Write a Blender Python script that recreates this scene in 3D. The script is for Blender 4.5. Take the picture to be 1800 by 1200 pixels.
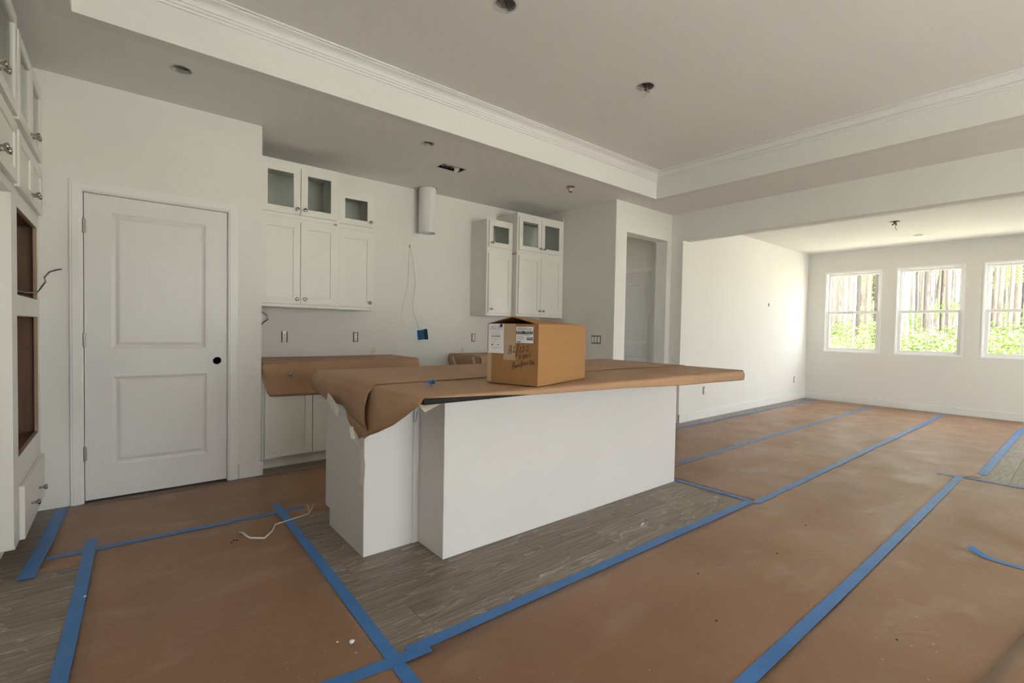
import bpy, bmesh, math, random
from mathutils import Vector, Matrix, noise
from mathutils.geometry import tessellate_polygon

S = bpy.context.scene
COL = S.collection
for o in list(bpy.data.objects):
    bpy.data.objects.remove(o)
rnd = random.Random(7)
PI = math.pi

# ------------------------------------------------------------------ camera
cam = bpy.data.cameras.new('camera')
cam.sensor_width = 36.0
cam.lens = 836.49 / 1800 * 36.0
cam.clip_start = 0.02
cam.clip_end = 300
camo = bpy.data.objects.new('camera', cam)
COL.objects.link(camo)
r_ = Vector((0.7738405904, -0.6331158343, 0.0183052178))
u_ = Vector((0.0026527011, 0.0321401915, 0.9994798504))
f_ = Vector((0.6333748525, 0.7733895192, -0.0265508518))
m = Matrix.Identity(4)
for i in range(3):
    m[i][0], m[i][1], m[i][2] = r_[i], u_[i], -f_[i]
m[2][3] = 1.1985
camo.matrix_world = m
S.camera = camo

# ------------------------------------------------------------------ sky, sun, exposure
W = bpy.data.worlds.new('sky')
S.world = W
W.use_nodes = True
bg = W.node_tree.nodes['Background']
bg.inputs[0].default_value = (0.945, 0.965, 1.0, 1)
bg.inputs[1].default_value = 1.0
sun = bpy.data.lights.new('sun', 'SUN')
sun.energy = 4.5
sun.angle = 0.01
sun.color = (1.0, 0.97, 0.93)
suno = bpy.data.objects.new('sun', sun)
COL.objects.link(suno)
suno.location = (0, 0, 30)
suno.rotation_euler = Vector((0.30, 0.36, -0.88)).to_track_quat('-Z', 'Y').to_euler()
S.view_settings.view_transform = 'Standard'
S.view_settings.look = 'None'
S.view_settings.gamma = 1.0
S.view_settings.use_curve_mapping = False
S.view_settings.exposure = 3.14

def portal(c, w, h, d):
    """daylight portal in a window opening (guides sky sampling)"""
    l = bpy.data.lights.new('window_daylight', 'AREA')
    l.shape = 'RECTANGLE'
    l.size, l.size_y = w, h
    l.cycles.is_portal = True
    o = bpy.data.objects.new('window_daylight', l)
    COL.objects.link(o)
    o.location = c
    o.rotation_euler = Vector(d).to_track_quat('-Z', 'Z').to_euler()

# key planes of the place (metres)
XL = -1.02                     # wall behind the left-hand cabinets
YD, YB = 4.162, 4.8765         # pantry front wall, kitchen back wall
XW = 0.849                     # outer corner of the pantry
XS, YS = 4.495, 3.594          # kitchen side wall, wall with the hall opening
XR, XR2 = 5.653, 5.813         # header wall
YL, XF = 3.423, 9.964          # dining room left wall and window wall
ZC, ZT, ZF = 2.743, 3.035, 2.684
ZH = 2.387
YREAR, YDIN = -3.6, -1.0

# ------------------------------------------------------------------ materials
MATS = {}

def mat(name, col, rough=0.5, metal=0.0, spec=0.5, var=0.0, vscale=6.0, bump=0.0, bscale=60.0, stretch=None, col2=None, rvar=0.0):
    m = bpy.data.materials.new(name)
    m.use_nodes = True
    nt = m.node_tree
    b = nt.nodes['Principled BSDF']
    b.inputs['Base Color'].default_value = (*col, 1)
    b.inputs['Roughness'].default_value = rough
    b.inputs['Metallic'].default_value = metal
    b.inputs['Specular IOR Level'].default_value = spec
    if var or bump or rvar:
        tc = nt.nodes.new('ShaderNodeTexCoord')
        mp = nt.nodes.new('ShaderNodeMapping')
        nt.links.new(tc.outputs['Object'], mp.inputs[0])
        if stretch:
            mp.inputs['Scale'].default_value = stretch
        if var or rvar:
            n = nt.nodes.new('ShaderNodeTexNoise')
            n.inputs['Scale'].default_value = vscale
            n.inputs['Detail'].default_value = 5
            nt.links.new(mp.outputs[0], n.inputs[0])
        if var:
            mx = nt.nodes.new('ShaderNodeMix')
            mx.data_type = 'RGBA'
            c2 = col2 or tuple(c * (1 - var) for c in col)
            mx.inputs[6].default_value = (*col, 1)
            mx.inputs[7].default_value = (*c2, 1)
            rp = nt.nodes.new('ShaderNodeMapRange')
            rp.inputs[1].default_value, rp.inputs[2].default_value = 0.35, 0.68
            nt.links.new(n.outputs[0], rp.inputs[0])
            nt.links.new(rp.outputs[0], mx.inputs[0])
            nt.links.new(mx.outputs[2], b.inputs['Base Color'])
        if rvar:
            rr = nt.nodes.new('ShaderNodeMapRange')
            rr.inputs[3].default_value, rr.inputs[4].default_value = rough - rvar, rough + rvar
            nt.links.new(n.outputs[0], rr.inputs[0])
            nt.links.new(rr.outputs[0], b.inputs['Roughness'])
        if bump:
            n2 = nt.nodes.new('ShaderNodeTexNoise')
            n2.inputs['Scale'].default_value = bscale
            n2.inputs['Detail'].default_value = 4
            nt.links.new(mp.outputs[0], n2.inputs[0])
            bp = nt.nodes.new('ShaderNodeBump')
            bp.inputs['Strength'].default_value = bump
            bp.inputs['Distance'].default_value = 0.01
            nt.links.new(n2.outputs[0], bp.inputs['Height'])
            nt.links.new(bp.outputs[0], b.inputs['Normal'])
    MATS[name] = m
    return m

def glass(name, tint, refl=1.5):
    m = bpy.data.materials.new(name)
    m.use_nodes = True
    nt = m.node_tree
    nt.nodes.remove(nt.nodes['Principled BSDF'])
    out = nt.nodes['Material Output']
    t = nt.nodes.new('ShaderNodeBsdfTransparent')
    t.inputs[0].default_value = (*tint, 1)
    g = nt.nodes.new('ShaderNodeBsdfGlossy')
    g.inputs['Roughness'].default_value = 0.02
    lw = nt.nodes.new('ShaderNodeLayerWeight')
    lw.inputs[0].default_value = 0.5
    pw = nt.nodes.new('ShaderNodeMath')
    pw.operation = 'POWER'
    pw.inputs[1].default_value = 5.0
    nt.links.new(lw.outputs['Facing'], pw.inputs[0])
    fr = nt.nodes.new('ShaderNodeMapRange')
    fr.inputs[3].default_value, fr.inputs[4].default_value = 0.03, 1.0
    nt.links.new(pw.outputs[0], fr.inputs[0])
    mx = nt.nodes.new('ShaderNodeMixShader')
    nt.links.new(fr.outputs[0], mx.inputs[0])
    nt.links.new(t.outputs[0], mx.inputs[1])
    nt.links.new(g.outputs[0], mx.inputs[2])
    nt.links.new(mx.outputs[0], out.inputs[0])
    MATS[name] = m

mat('wall', (0.80, 0.79, 0.76), 0.75, spec=0.25, var=0.02, vscale=1.5, bump=0.03, bscale=90)
mat('ceiling', (0.85, 0.835, 0.80), 0.9, spec=0.1, var=0.02, vscale=1.2, bump=0.03, bscale=80)
mat('trim', (0.83, 0.82, 0.80), 0.35, spec=0.4, var=0.02, vscale=2)
mat('door_paint', (0.755, 0.745, 0.735), 0.38, spec=0.4, var=0.02, vscale=3, bump=0.02, bscale=40, stretch=(8, 8, 1))
mat('cabinet', (0.80, 0.785, 0.74), 0.33, spec=0.4, var=0.015, vscale=2)
mat('panel_white', (0.775, 0.76, 0.745), 0.4, spec=0.35, var=0.02, vscale=3)
mat('nickel', (0.40, 0.38, 0.355), 0.25, 1.0)
mat('steel', (0.33, 0.32, 0.30), 0.35, 1.0)
mat('kraft', (0.47, 0.285, 0.165), 0.55, spec=0.3, var=0.14, vscale=2.2, bump=0.22, bscale=7)
mat('tape', (0.05, 0.20, 0.52), 0.42, spec=0.5, var=0.10, vscale=9, bump=0.05, bscale=220, rvar=0.05)
mat('cardboard', (0.38, 0.20, 0.082), 0.7, spec=0.2, var=0.05, vscale=5, stretch=(1, 1, 8))
mat('packing_tape', (0.50, 0.36, 0.24), 0.35, spec=0.5)
mat('label', (0.84, 0.84, 0.87), 0.5)
mat('ink', (0.012, 0.010, 0.010), 0.6)
mat('grey_ink', (0.30, 0.30, 0.31), 0.6)
mat('marker', (0.035, 0.015, 0.008), 0.5)
mat('navy', (0.02, 0.025, 0.10), 0.5)
mat('slab', (0.02, 0.022, 0.023), 0.6, spec=0.2, var=0.3, vscale=60)
mat('brown_wood', (0.17, 0.085, 0.045), 0.6, var=0.25, vscale=3, stretch=(6, 6, 1))
mat('raw_edge', (0.42, 0.29, 0.19), 0.7, var=0.1)
mat('masking', (0.72, 0.64, 0.50), 0.6)
mat('torn_white', (0.80, 0.77, 0.70), 0.7)
mat('black', (0.012, 0.012, 0.012), 0.6)
mat('blue_box', (0.03, 0.16, 0.38), 0.45)
mat('wire_white', (0.62, 0.58, 0.50), 0.5)
mat('wire_black', (0.03, 0.025, 0.02), 0.5)
mat('wire_copper', (0.42, 0.20, 0.09), 0.35, 0.7)
mat('wire_red', (0.45, 0.06, 0.05), 0.5)
mat('purple', (0.05, 0.012, 0.06), 0.5)
mat('duct', (0.80, 0.80, 0.79), 0.4, spec=0.4)
mat('foil', (0.55, 0.54, 0.52), 0.35, 0.8, var=0.4, vscale=20, bump=0.6, bscale=25)
mat('plaster', (0.70, 0.67, 0.61), 0.9, var=0.1, vscale=30, bump=0.3, bscale=60)
mat('grey_box', (0.42, 0.40, 0.37), 0.8, var=0.3, vscale=30)
mat('dark_cavity', (0.10, 0.09, 0.08), 0.9)
mat('insulation', (0.33, 0.30, 0.27), 0.95, var=0.6, vscale=25)
mat('vinyl_frame', (0.92, 0.92, 0.91), 0.35)
mat('crumb', (0.85, 0.84, 0.81), 0.8)
mat('twine', (0.70, 0.66, 0.57), 0.8)
mat('bark', (0.15, 0.125, 0.105), 0.9, var=0.45, vscale=5, stretch=(5, 5, 0.6), bump=0.5, bscale=12)
mat('bark_dark', (0.05, 0.042, 0.036), 0.9, var=0.45, vscale=5, stretch=(5, 5, 0.6), bump=0.5, bscale=12)
mat('leaf', (0.13, 0.23, 0.04), 0.6, var=0.35, vscale=1.2)
mat('leaf_pale', (0.22, 0.29, 0.08), 0.6, var=0.3, vscale=1.2)
mat('ground', (0.62, 0.57, 0.43), 0.95, var=0.35, vscale=0.6)
mat('concrete', (0.70, 0.69, 0.66), 0.9, var=0.1, vscale=2)  # kept pale so the added slab outdoors throws light indoors
mat('siding', (0.55, 0.53, 0.50), 0.8)
glass('pane', (0.97, 0.985, 0.975))
glass('cabinet_glass', (0.93, 0.955, 0.945))

def plank_mat():
    m = bpy.data.materials.new('vinyl_plank')
    m.use_nodes = True
    nt = m.node_tree
    L = nt.links
    b = nt.nodes['Principled BSDF']
    tc = nt.nodes.new('ShaderNodeTexCoord')
    oi = nt.nodes.new('ShaderNodeObjectInfo')
    add = nt.nodes.new('ShaderNodeVectorMath')
    add.operation = 'ADD'
    sc = nt.nodes.new('ShaderNodeVectorMath')
    sc.operation = 'SCALE'
    cmb = nt.nodes.new('ShaderNodeCombineXYZ')
    L.new(oi.outputs['Random'], cmb.inputs[0])
    L.new(oi.outputs['Random'], cmb.inputs[1])
    L.new(oi.outputs['Random'], cmb.inputs[2])
    L.new(cmb.outputs[0], sc.inputs[0])
    sc.inputs['Scale'].default_value = 37.0
    L.new(tc.outputs['Object'], add.inputs[0])
    L.new(sc.outputs[0], add.inputs[1])
    # cathedral grain: long distorted bands
    mp = nt.nodes.new('ShaderNodeMapping')
    mp.inputs['Scale'].default_value = (0.75, 4.6, 1)
    L.new(add.outputs[0], mp.inputs[0])
    n1 = nt.nodes.new('ShaderNodeTexNoise')
    n1.inputs['Scale'].default_value = 1.6
    n1.inputs['Detail'].default_value = 3
    n1.inputs['Distortion'].default_value = 0.6
    L.new(mp.outputs[0], n1.inputs[0])
    mul = nt.nodes.new('ShaderNodeMath')
    mul.operation = 'MULTIPLY'
    mul.inputs[1].default_value = 7.0
    L.new(n1.outputs[0], mul.inputs[0])
    fr = nt.nodes.new('ShaderNodeMath')
    fr.operation = 'FRACT'
    L.new(mul.outputs[0], fr.inputs[0])
    rp = nt.nodes.new('ShaderNodeValToRGB')
    rp.color_ramp.elements[0].position = 0.0
    rp.color_ramp.elements[0].color = (0.225, 0.178, 0.142, 1)
    rp.color_ramp.elements[1].position = 0.92
    rp.color_ramp.elements[1].color = (0.285, 0.228, 0.183, 1)
    e = rp.color_ramp.elements.new(0.97)
    e.color = (0.41, 0.35, 0.295, 1)
    L.new(fr.outputs[0], rp.inputs[0])
    mp2 = nt.nodes.new('ShaderNodeMapping')
    mp2.inputs['Scale'].default_value = (1.5, 38, 1)
    L.new(add.outputs[0], mp2.inputs[0])
    n2 = nt.nodes.new('ShaderNodeTexNoise')
    n2.inputs['Scale'].default_value = 3
    n2.inputs['Detail'].default_value = 6
    L.new(mp2.outputs[0], n2.inputs[0])
    mr = nt.nodes.new('ShaderNodeMapRange')
    mr.inputs[1].default_value, mr.inputs[2].default_value = 0.3, 0.7
    mr.inputs[3].default_value, mr.inputs[4].default_value = 0.68, 1.22
    L.new(n2.outputs[0], mr.inputs[0])
    mx = nt.nodes.new('ShaderNodeVectorMath')
    mx.operation = 'SCALE'
    L.new(rp.outputs[0], mx.inputs[0])
    L.new(mr.outputs[0], mx.inputs['Scale'])
    mr2 = nt.nodes.new('ShaderNodeMapRange')
    mr2.inputs[3].default_value, mr2.inputs[4].default_value = 0.88, 1.1
    L.new(oi.outputs['Random'], mr2.inputs[0])
    mx2 = nt.nodes.new('ShaderNodeVectorMath')
    mx2.operation = 'SCALE'
    L.new(mx.outputs[0], mx2.inputs[0])
    L.new(mr2.outputs[0], mx2.inputs['Scale'])
    L.new(mx2.outputs[0], b.inputs['Base Color'])
    b.inputs['Roughness'].default_value = 0.42
    b.inputs['Specular IOR Level'].default_value = 0.35
    MATS['plank'] = m
plank_mat()

def floor_paper_mat():
    """brown builder's paper: dusty scuffs, pale smears and specks, soft creases"""
    m = bpy.data.materials.new('floor_paper')
    m.use_nodes = True
    nt = m.node_tree
    L = nt.links
    b = nt.nodes['Principled BSDF']
    tc = nt.nodes.new('ShaderNodeTexCoord')
    def nz(scale, detail, stretch=(1, 1, 1), dist=0.0, rot=0.0):
        mp = nt.nodes.new('ShaderNodeMapping')
        mp.inputs['Scale'].default_value = stretch
        mp.inputs['Rotation'].default_value = (0, 0, rot)
        L.new(tc.outputs['Object'], mp.inputs[0])
        n = nt.nodes.new('ShaderNodeTexNoise')
        n.inputs['Scale'].default_value = scale
        n.inputs['Detail'].default_value = detail
        n.inputs['Distortion'].default_value = dist
        L.new(mp.outputs[0], n.inputs[0])
        return n
    def rng(n, a, c, d=0.0, e=1.0):
        r = nt.nodes.new('ShaderNodeMapRange')
        r.inputs[1].default_value, r.inputs[2].default_value = a, c
        r.inputs[3].default_value, r.inputs[4].default_value = d, e
        L.new(n.outputs[0], r.inputs[0])
        return r
    def mix(fac, a, bcol):
        x = nt.nodes.new('ShaderNodeMix')
        x.data_type = 'RGBA'
        L.new(fac.outputs[0], x.inputs[0])
        if isinstance(a, tuple):
            x.inputs[6].default_value = (*a, 1)
        else:
            L.new(a.outputs[2], x.inputs[6])
        x.inputs[7].default_value = (*bcol, 1)
        return x
    c1 = mix(rng(nz(1.1, 4), 0.35, 0.65), (0.270, 0.146, 0.080), (0.325, 0.182, 0.106))
    c2 = mix(rng(nz(2.6, 6, (1, 2.2, 1), 0.5, 0.5), 0.56, 0.82, 0, 0.38), c1, (0.50, 0.39, 0.31))
    c3 = mix(rng(nz(60, 1), 0.765, 0.80, 0, 0.6), c2, (0.66, 0.58, 0.50))
    L.new(c3.outputs[2], b.inputs['Base Color'])
    r = rng(nz(3, 4), 0.3, 0.7, 0.34, 0.50)
    L.new(r.outputs[0], b.inputs['Roughness'])
    b.inputs['Specular IOR Level'].default_value = 0.42
    h = nz(5.0, 3, (1, 1.8, 1), 2.0, 0.7)
    bp = nt.nodes.new('ShaderNodeBump')
    bp.inputs['Strength'].default_value = 0.14
    bp.inputs['Distance'].default_value = 0.02
    L.new(h.outputs[0], bp.inputs['Height'])
    L.new(bp.outputs[0], b.inputs['Normal'])
    MATS['floor_paper'] = m
floor_paper_mat()

# ------------------------------------------------------------------ mesh helpers
class MB:
    def __init__(s):
        s.v, s.f = [], []

    def add(s, vs, fs):
        k = len(s.v)
        s.v += [tuple(p) for p in vs]
        s.f += [tuple(i + k for i in f) for f in fs]
        return s

    def box(s, x0, x1, y0, y1, z0, z1):
        vs = [(x, y, z) for z in (z0, z1) for y in (y0, y1) for x in (x0, x1)]
        return s.add(vs, [(0, 2, 3, 1), (4, 5, 7, 6), (0, 1, 5, 4), (2, 6, 7, 3), (0, 4, 6, 2), (1, 3, 7, 5)])

    def plate(s, fr, outer, holes, t):
        """flat plate with holes; fr maps (a, b, depth) to 3-D"""
        loops = [list(outer)] + [list(h) for h in holes]
        tris = tessellate_polygon([[Vector((a, b, 0)) for a, b in l] for l in loops])
        flat = [p for l in loops for p in l]
        n = len(flat)
        vs = [fr(a, b, 0) for a, b in flat] + [fr(a, b, t) for a, b in flat]
        fs = [tuple(q) for q in tris] + [tuple(i + n for i in reversed(q)) for q in tris]
        k = 0
        for l in loops:
            for i in range(len(l)):
                j = (i + 1) % len(l)
                fs.append((k + i, k + j, k + j + n, k + i + n))
            k += len(l)
        return s.add(vs, fs)

    def tube(s, pts, r, n=6, cap=True):
        pts = [Vector(p) for p in pts]
        rs = r if isinstance(r, (list, tuple)) else [r] * len(pts)
        rings = []
        up = Vector((0, 0, 1))
        for i, p in enumerate(pts):
            d = (pts[min(i + 1, len(pts) - 1)] - pts[max(i - 1, 0)]).normalized()
            a = d.cross(up)
            if a.length < 0.1:
                a = d.cross(Vector((1, 0, 0)))
            a.normalize()
            b = d.cross(a)
            rings.append([p + (a * math.cos(2 * PI * k / n) + b * math.sin(2 * PI * k / n)) * rs[i] for k in range(n)])
        vs = [q for g in rings for q in g]
        fs = []
        for i in range(len(pts) - 1):
            for k in range(n):
                k2 = (k + 1) % n
                fs.append((i * n + k, i * n + k2, (i + 1) * n + k2, (i + 1) * n + k))
        if cap:
            fs.append(tuple(range(n - 1, -1, -1)))
            fs.append(tuple(range((len(pts) - 1) * n, len(pts) * n)))
        return s.add(vs, fs)

    def lathe(s, prof, org, ax, n=16):
        """prof: (along axis, radius)"""
        org, ax = Vector(org), Vector(ax).normalized()
        a = ax.cross(Vector((0, 0, 1)))
        if a.length < 0.1:
            a = Vector((1, 0, 0))
        a.normalize()
        b = ax.cross(a)
        vs, fs = [], []
        for h, r in prof:
            for k in range(n):
                t = 2 * PI * k / n
                vs.append(org + ax * h + (a * math.cos(t) + b * math.sin(t)) * r)
        for i in range(len(prof) - 1):
            for k in range(n):
                k2 = (k + 1) % n
                fs.append((i * n + k, i * n + k2, (i + 1) * n + k2, (i + 1) * n + k))
        fs.append(tuple(range(n - 1, -1, -1)))
        fs.append(tuple(range((len(prof) - 1) * n, len(prof) * n)))
        return s.add(vs, fs)

    def grid(s, rows):
        """rows of equal length -> open surface"""
        n = len(rows[0])
        vs = [p for r in rows for p in r]
        fs = [(i * n + j, i * n + j + 1, (i + 1) * n + j + 1, (i + 1) * n + j)
              for i in range(len(rows) - 1) for j in range(n - 1)]
        return s.add(vs, fs)

    def build(s, name, mt, parent=None, smooth=False, bevel=0.0, fix=True, solid=0.0):
        me = bpy.data.meshes.new(name)
        me.from_pydata(s.v, [], s.f)
        me.materials.append(MATS[mt])
        if fix:
            bm = bmesh.new()
            bm.from_mesh(me)
            bmesh.ops.recalc_face_normals(bm, faces=bm.faces)
            bm.to_mesh(me)
            bm.free()
        if smooth:
            for p in me.polygons:
                p.use_smooth = True
        o = bpy.data.objects.new(name, me)
        COL.objects.link(o)
        if parent:
            o.parent = parent
        if solid:
            sm = o.modifiers.new('thickness', 'SOLIDIFY')
            sm.thickness = solid
            sm.offset = 1
        if bevel:
            b = o.modifiers.new('bevel', 'BEVEL')
            b.width = bevel
            b.segments = 2
            b.limit_method = 'ANGLE'
            b.angle_limit = 0.6
        return o

def rect(a0, a1, b0, b1):
    return [(a0, b0), (a1, b0), (a1, b1), (a0, b1)]

def circ(a, b, r, n=24):
    return [(a + r * math.cos(2 * PI * k / n), b + r * math.sin(2 * PI * k / n)) for k in range(n)]

def tag(o, label=None, cat=None, group=None, kind=None):
    if label: o['label'] = label
    if cat: o['category'] = cat
    if group: o['group'] = group
    if kind: o['kind'] = kind
    return o

def struct(o, label, cat):
    return tag(o, label, cat, kind='structure')

def empty(name, loc=(0, 0, 0), rz=0.0):
    o = bpy.data.objects.new(name, None)
    o.empty_display_size = 0.1
    COL.objects.link(o)
    o.location = loc
    o.rotation_euler = (0, 0, rz)
    return o

def copy_tree(o, parent=None):
    c = o.copy()
    COL.objects.link(c)
    c.parent = parent
    for ch in list(o.children):
        copy_tree(ch, c)
    return c

def lerp_tab(tab, x):
    if x <= tab[0][0]: return tab[0][1]
    for (a, b), (c, d) in zip(tab, tab[1:]):
        if x <= c:
            return b + (d - b) * (x - a) / (c - a)
    return tab[-1][1]

# frames for plates
fY = lambda y: (lambda a, b, t: (a, y + t, b))          # plane facing -Y, goes back in +Y
fXm = lambda x: (lambda a, b, t: (x + t, a, b))         # plane facing -X
fZd = lambda z: (lambda a, b, t: (a, b, z + t))         # plane facing down

# ------------------------------------------------------------------ floor
fl = struct(MB().box(XL - 0.12, XF + 0.15, YREAR - 0.15, 6.1, -0.15, -0.005).build('floor', 'dark_cavity'),
            'floor of grey brown wood look vinyl planks', 'floor')

PW, PLN = 0.182, 1.22
pm = MB().box(0, PLN - 0.0015, 0, PW - 0.0015, -0.005, 0)
bmv = pm.build('plank', 'plank', fl, bevel=0.0008)
bpy.data.objects.remove(bmv)
pme = bpy.data.meshes['plank']

def seen(x0, x1, y0, y1):
    """is any of this plank left bare by the paper and in front of the camera"""
    z = [(-1.0, 1.05, 1.9, 4.2), (0.75, 3.6, 1.45, 2.45), (0.75, 1.1, 2.3, 3.2), (5.5, 9.9, -0.4, 0.8), (5.0, 9.96, 3.15, 3.45), (0.8, 2.4, 4.1, 4.4)]
    return any(x1 > a and x0 < b and y1 > c and y0 < d for a, b, c, d in z)

rest = MB()
row = 0
y = YREAR
nplank = 0
while y < 4.88:
    x = XL - (row * 0.437) % PLN
    while x < XF:
        x0, x1 = max(x, XL), min(x + PLN, XF)
        if x1 - x0 > 0.05 and not (x0 > XR2 and y + PW < YDIN) and not (x0 > XR2 and y > YL):
            if x0 == x and x1 == x + PLN and seen(x0, x1, y, y + PW):
                o = bpy.data.objects.new('plank', pme)
                COL.objects.link(o)
                o.parent = fl
                o.location = (x, y, 0)
                nplank += 1
            else:
                rest.box(x0, x1 - 0.0015, y, min(y + PW, 4.88) - 0.0015, -0.005, 0)
        x += PLN
    y += PW
    row += 1
ro = rest.build('far_planks', 'plank', fl)
ro['kind'] = 'stuff'

# ------------------------------------------------------------------ walls
def wall(name, label, mb, mt='wall'):
    return struct(mb.build(name, mt), label, 'wall')

wall('wall_left', 'white wall behind the oven and fridge cabinets', MB().box(XL - 0.12, XL, YREAR, YB, 0, 3.2))
wall('wall_pantry', 'white pantry wall around the closed two panel door',
     MB().plate(fY(YD), [(XL, 0), (-0.215, 0), (-0.215, 2.05), (0.637, 2.05), (0.637, 0), (XW, 0), (XW, ZC + .1), (XL, ZC + .1)], [], 0.115)
     .box(XW - 0.115, XW, YD + 0.1151, YB, 0, ZC + .1))
wall('wall_back', 'white kitchen back wall behind the hung cabinets', MB().box(XL - 0.12, XS + 0.125, YB, YB + 0.12, 0, 3.2))
wall('wall_side', 'shaded white wall with the triple switch box beside the tall hung cabinet', MB().box(XS, XS + 0.125, YS + 0.1701, YB - .0001, 0, ZC + .1))
wall('wall_hall', 'white wall pierced by the cased hall opening',
     MB().plate(fY(YS), [(XS, 0), (4.70, 0), (4.70, 2.39), (5.555, 2.39), (5.555, 0), (XR - .0001, 0), (XR - .0001, ZC + .1), (XS, ZC + .1)], [], 0.17))
wall('wall_header', 'white header wall above the wide opening to the dining room',
     MB().plate(fXm(XR), [(YREAR, 0), (YDIN, 0), (YDIN, ZH), (YL, ZH), (YL, 0), (3.76, 0), (3.76, 3.2), (YREAR, 3.2)], [], XR2 - XR))
wall('wall_hall_far', 'dim wall and end of the hall with an added window hole',
     MB().box(5.68, 5.80, 3.7601, 6.0, 0, ZC + .1).plate(fY(6.0001), rect(XS + .1251, 5.80, 0, ZC + .1), [rect(4.78, 5.28, 1.3, 2.2)], .12).box(XS, XS + .125, YB + 0.1201, 6.0, 0, ZC + .1))
wall('wall_dining_left', 'brightly lit white side wall of the dining room', MB().box(XR2 + .0001, XF + 0.15, YL, YL + 0.13, 0, 3.2))
WINS = [(2.294, 3.141), (1.260, 2.109), (0.225, 1.0746)]
ZW0, ZW1 = 0.887, 2.327
wall('wall_windows', 'white window wall at the far end of the dining room',
     MB().plate(fXm(XF), rect(YDIN - .13, YL - .0001, 0, 3.2), [rect(a, b, ZW0, ZW1) for a, b in WINS], 0.15))
DIN = [(7.7, 9.3, 0.03, 2.10)]
wall('wall_dining_right', 'wall of the dining room with the glazed patio door',
     MB().plate(fY(YDIN - .13), rect(XR2 + .0001, XF - .0001, 0, 3.2), [rect(*DIN[0])], 0.13))
REAR = [(0.25, 1.5, 0.06, 2.10), (1.65, 2.9, 0.06, 2.10), (3.05, 4.3, 0.06, 2.10)]
wall('wall_rear', 'window wall of the living area behind the camera',
     MB().plate(fY(YREAR - .13), rect(XL - .12, XR2, 0, 3.2), [rect(*r) for r in REAR], 0.13))
struct(MB().box(XL - 0.4, XF + 0.4, YREAR - .3, 6.4, 3.25, 3.4).build('roof', 'siding'), 'flat roof slab over the house', 'roof')

# ------------------------------------------------------------------ ceilings
TX0, TX1, TY0, TY1 = -0.192, 4.825, -2.2, 3.282
HOLES_LOW = [(0.283, 3.578, 0.052), (1.991, 3.598, 0.05), (3.747, 3.632, 0.05)]
HOLES_TRAY = [(1.686, 2.175, 0.062), (3.044, 2.19, 0.062)]
VENT = (2.345, 2.597, 3.925, 4.055)
DUCT = (2.637, 4.752, 0.094)
ceil = MB()
ceil.plate(fZd(ZC), rect(XL, XR, YREAR, YB), [rect(TX0 - .05, TX1 + .05, TY0 - .05, TY1 + .05), rect(*VENT)] + [circ(*h) for h in HOLES_LOW], 0.02)
ceil.plate(fZd(ZT), rect(TX0 - .1, TX1 + .1, TY0 - .1, TY1 + .1), [circ(*h) for h in HOLES_TRAY], 0.02)
struct(ceil.build('ceiling', 'ceiling'), 'white kitchen ceiling with a raised tray', 'ceiling')
tr = MB()
tr.box(TX0 - .1, TX0, TY0 - .1, TY1 + .1, ZC - .0004, ZT - .0002).box(TX1, TX1 + .1, TY0 - .1, TY1 + .1, ZC - .0004, ZT - .0002)
tr.box(TX0, TX1, TY0 - .1, TY0, ZC - .0004, ZT - .0002).box(TX0, TX1, TY1, TY1 + .1, ZC - .0004, ZT - .0002)
struct(tr.build('ceiling_tray_sides', 'wall'), 'white vertical faces of the tray ceiling', 'ceiling')
struct(MB().plate(fZd(ZF), rect(XR2 + .0002, XF - .0002, YDIN, YL - .0002), [circ(7.771, 1.683, 0.055)], 0.02).build('ceiling_dining', 'ceiling'),
       'bright flat ceiling of the dining room', 'ceiling')
struct(MB().box(XS + .126, 5.679, YS + .1702, 6.0, ZC, ZC + .02).build('ceiling_hall', 'ceiling'), 'ceiling of the hall', 'ceiling')

# crown moulding around the tray: profile (inward, z)
prof = [(0, 2.943), (0.012, 2.943), (0.014, 2.950), (0.010, 2.9535), (0.010, 2.957), (0.020, 2.960), (0.023, 2.966), (0.020, 2.972), (0.014, 2.974), (0.014, 2.978),
        (0.022, 2.980), (0.024, 2.990), (0.030, 3.001), (0.041, 3.011), (0.056, 3.017), (0.072, 3.020), (0.072, 3.026), (0.090, 3.027), (0.092, 3.031), (0.092, ZT), (0, ZT)]
cr = MB()
cor = lambda d: [(TX0 + d, TY0 + d), (TX1 - d, TY0 + d), (TX1 - d, TY1 - d), (TX0 + d, TY1 - d)]
n = len(prof)
vs = [(cor(d)[k][0], cor(d)[k][1], z) for k in range(4) for d, z in prof]
fs = [(k * n + i, k * n + (i + 1) % n, ((k + 1) % 4) * n + (i + 1) % n, ((k + 1) % 4) * n + i) for k in range(4) for i in range(n)]
cr.add(vs, fs)
struct(cr.build('trim_1', 'trim'), 'white crown moulding around the top of the ceiling tray', 'crown moulding')

# ------------------------------------------------------------------ baseboards
BBH, BBT = 0.113, 0.014
def bb(name, label, mb):
    struct(mb.build(name, 'trim', bevel=0.003), label, 'baseboard')
bb('baseboard_dining_left', 'white baseboard along the bright dining room side wall',
   MB().box(XR2 + .03, XF - BBT, YL - BBT, YL - .0003, 0, BBH))
bb('baseboard_windows', 'white baseboard under the three windows', MB().box(XF - BBT, XF - .0003, YDIN, YL - .0003, 0, BBH))
bb('baseboard_opening', 'short white baseboard wrapping the end of the opening wall',
   MB().box(XR - BBT, XR - .0003, YL - BBT, YS - BBT - .0003, 0, BBH).box(XR - BBT, XR2 + .03, YL - BBT, YL - .0003, 0, BBH))
bb('baseboard_pantry', 'short white baseboard at the pantry corner',
   MB().box(0.694, XW, YD - BBT, YD - .0003, 0, BBH).box(XW, XW + BBT, YD - BBT, YB - 0.6, 0, BBH))
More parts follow.
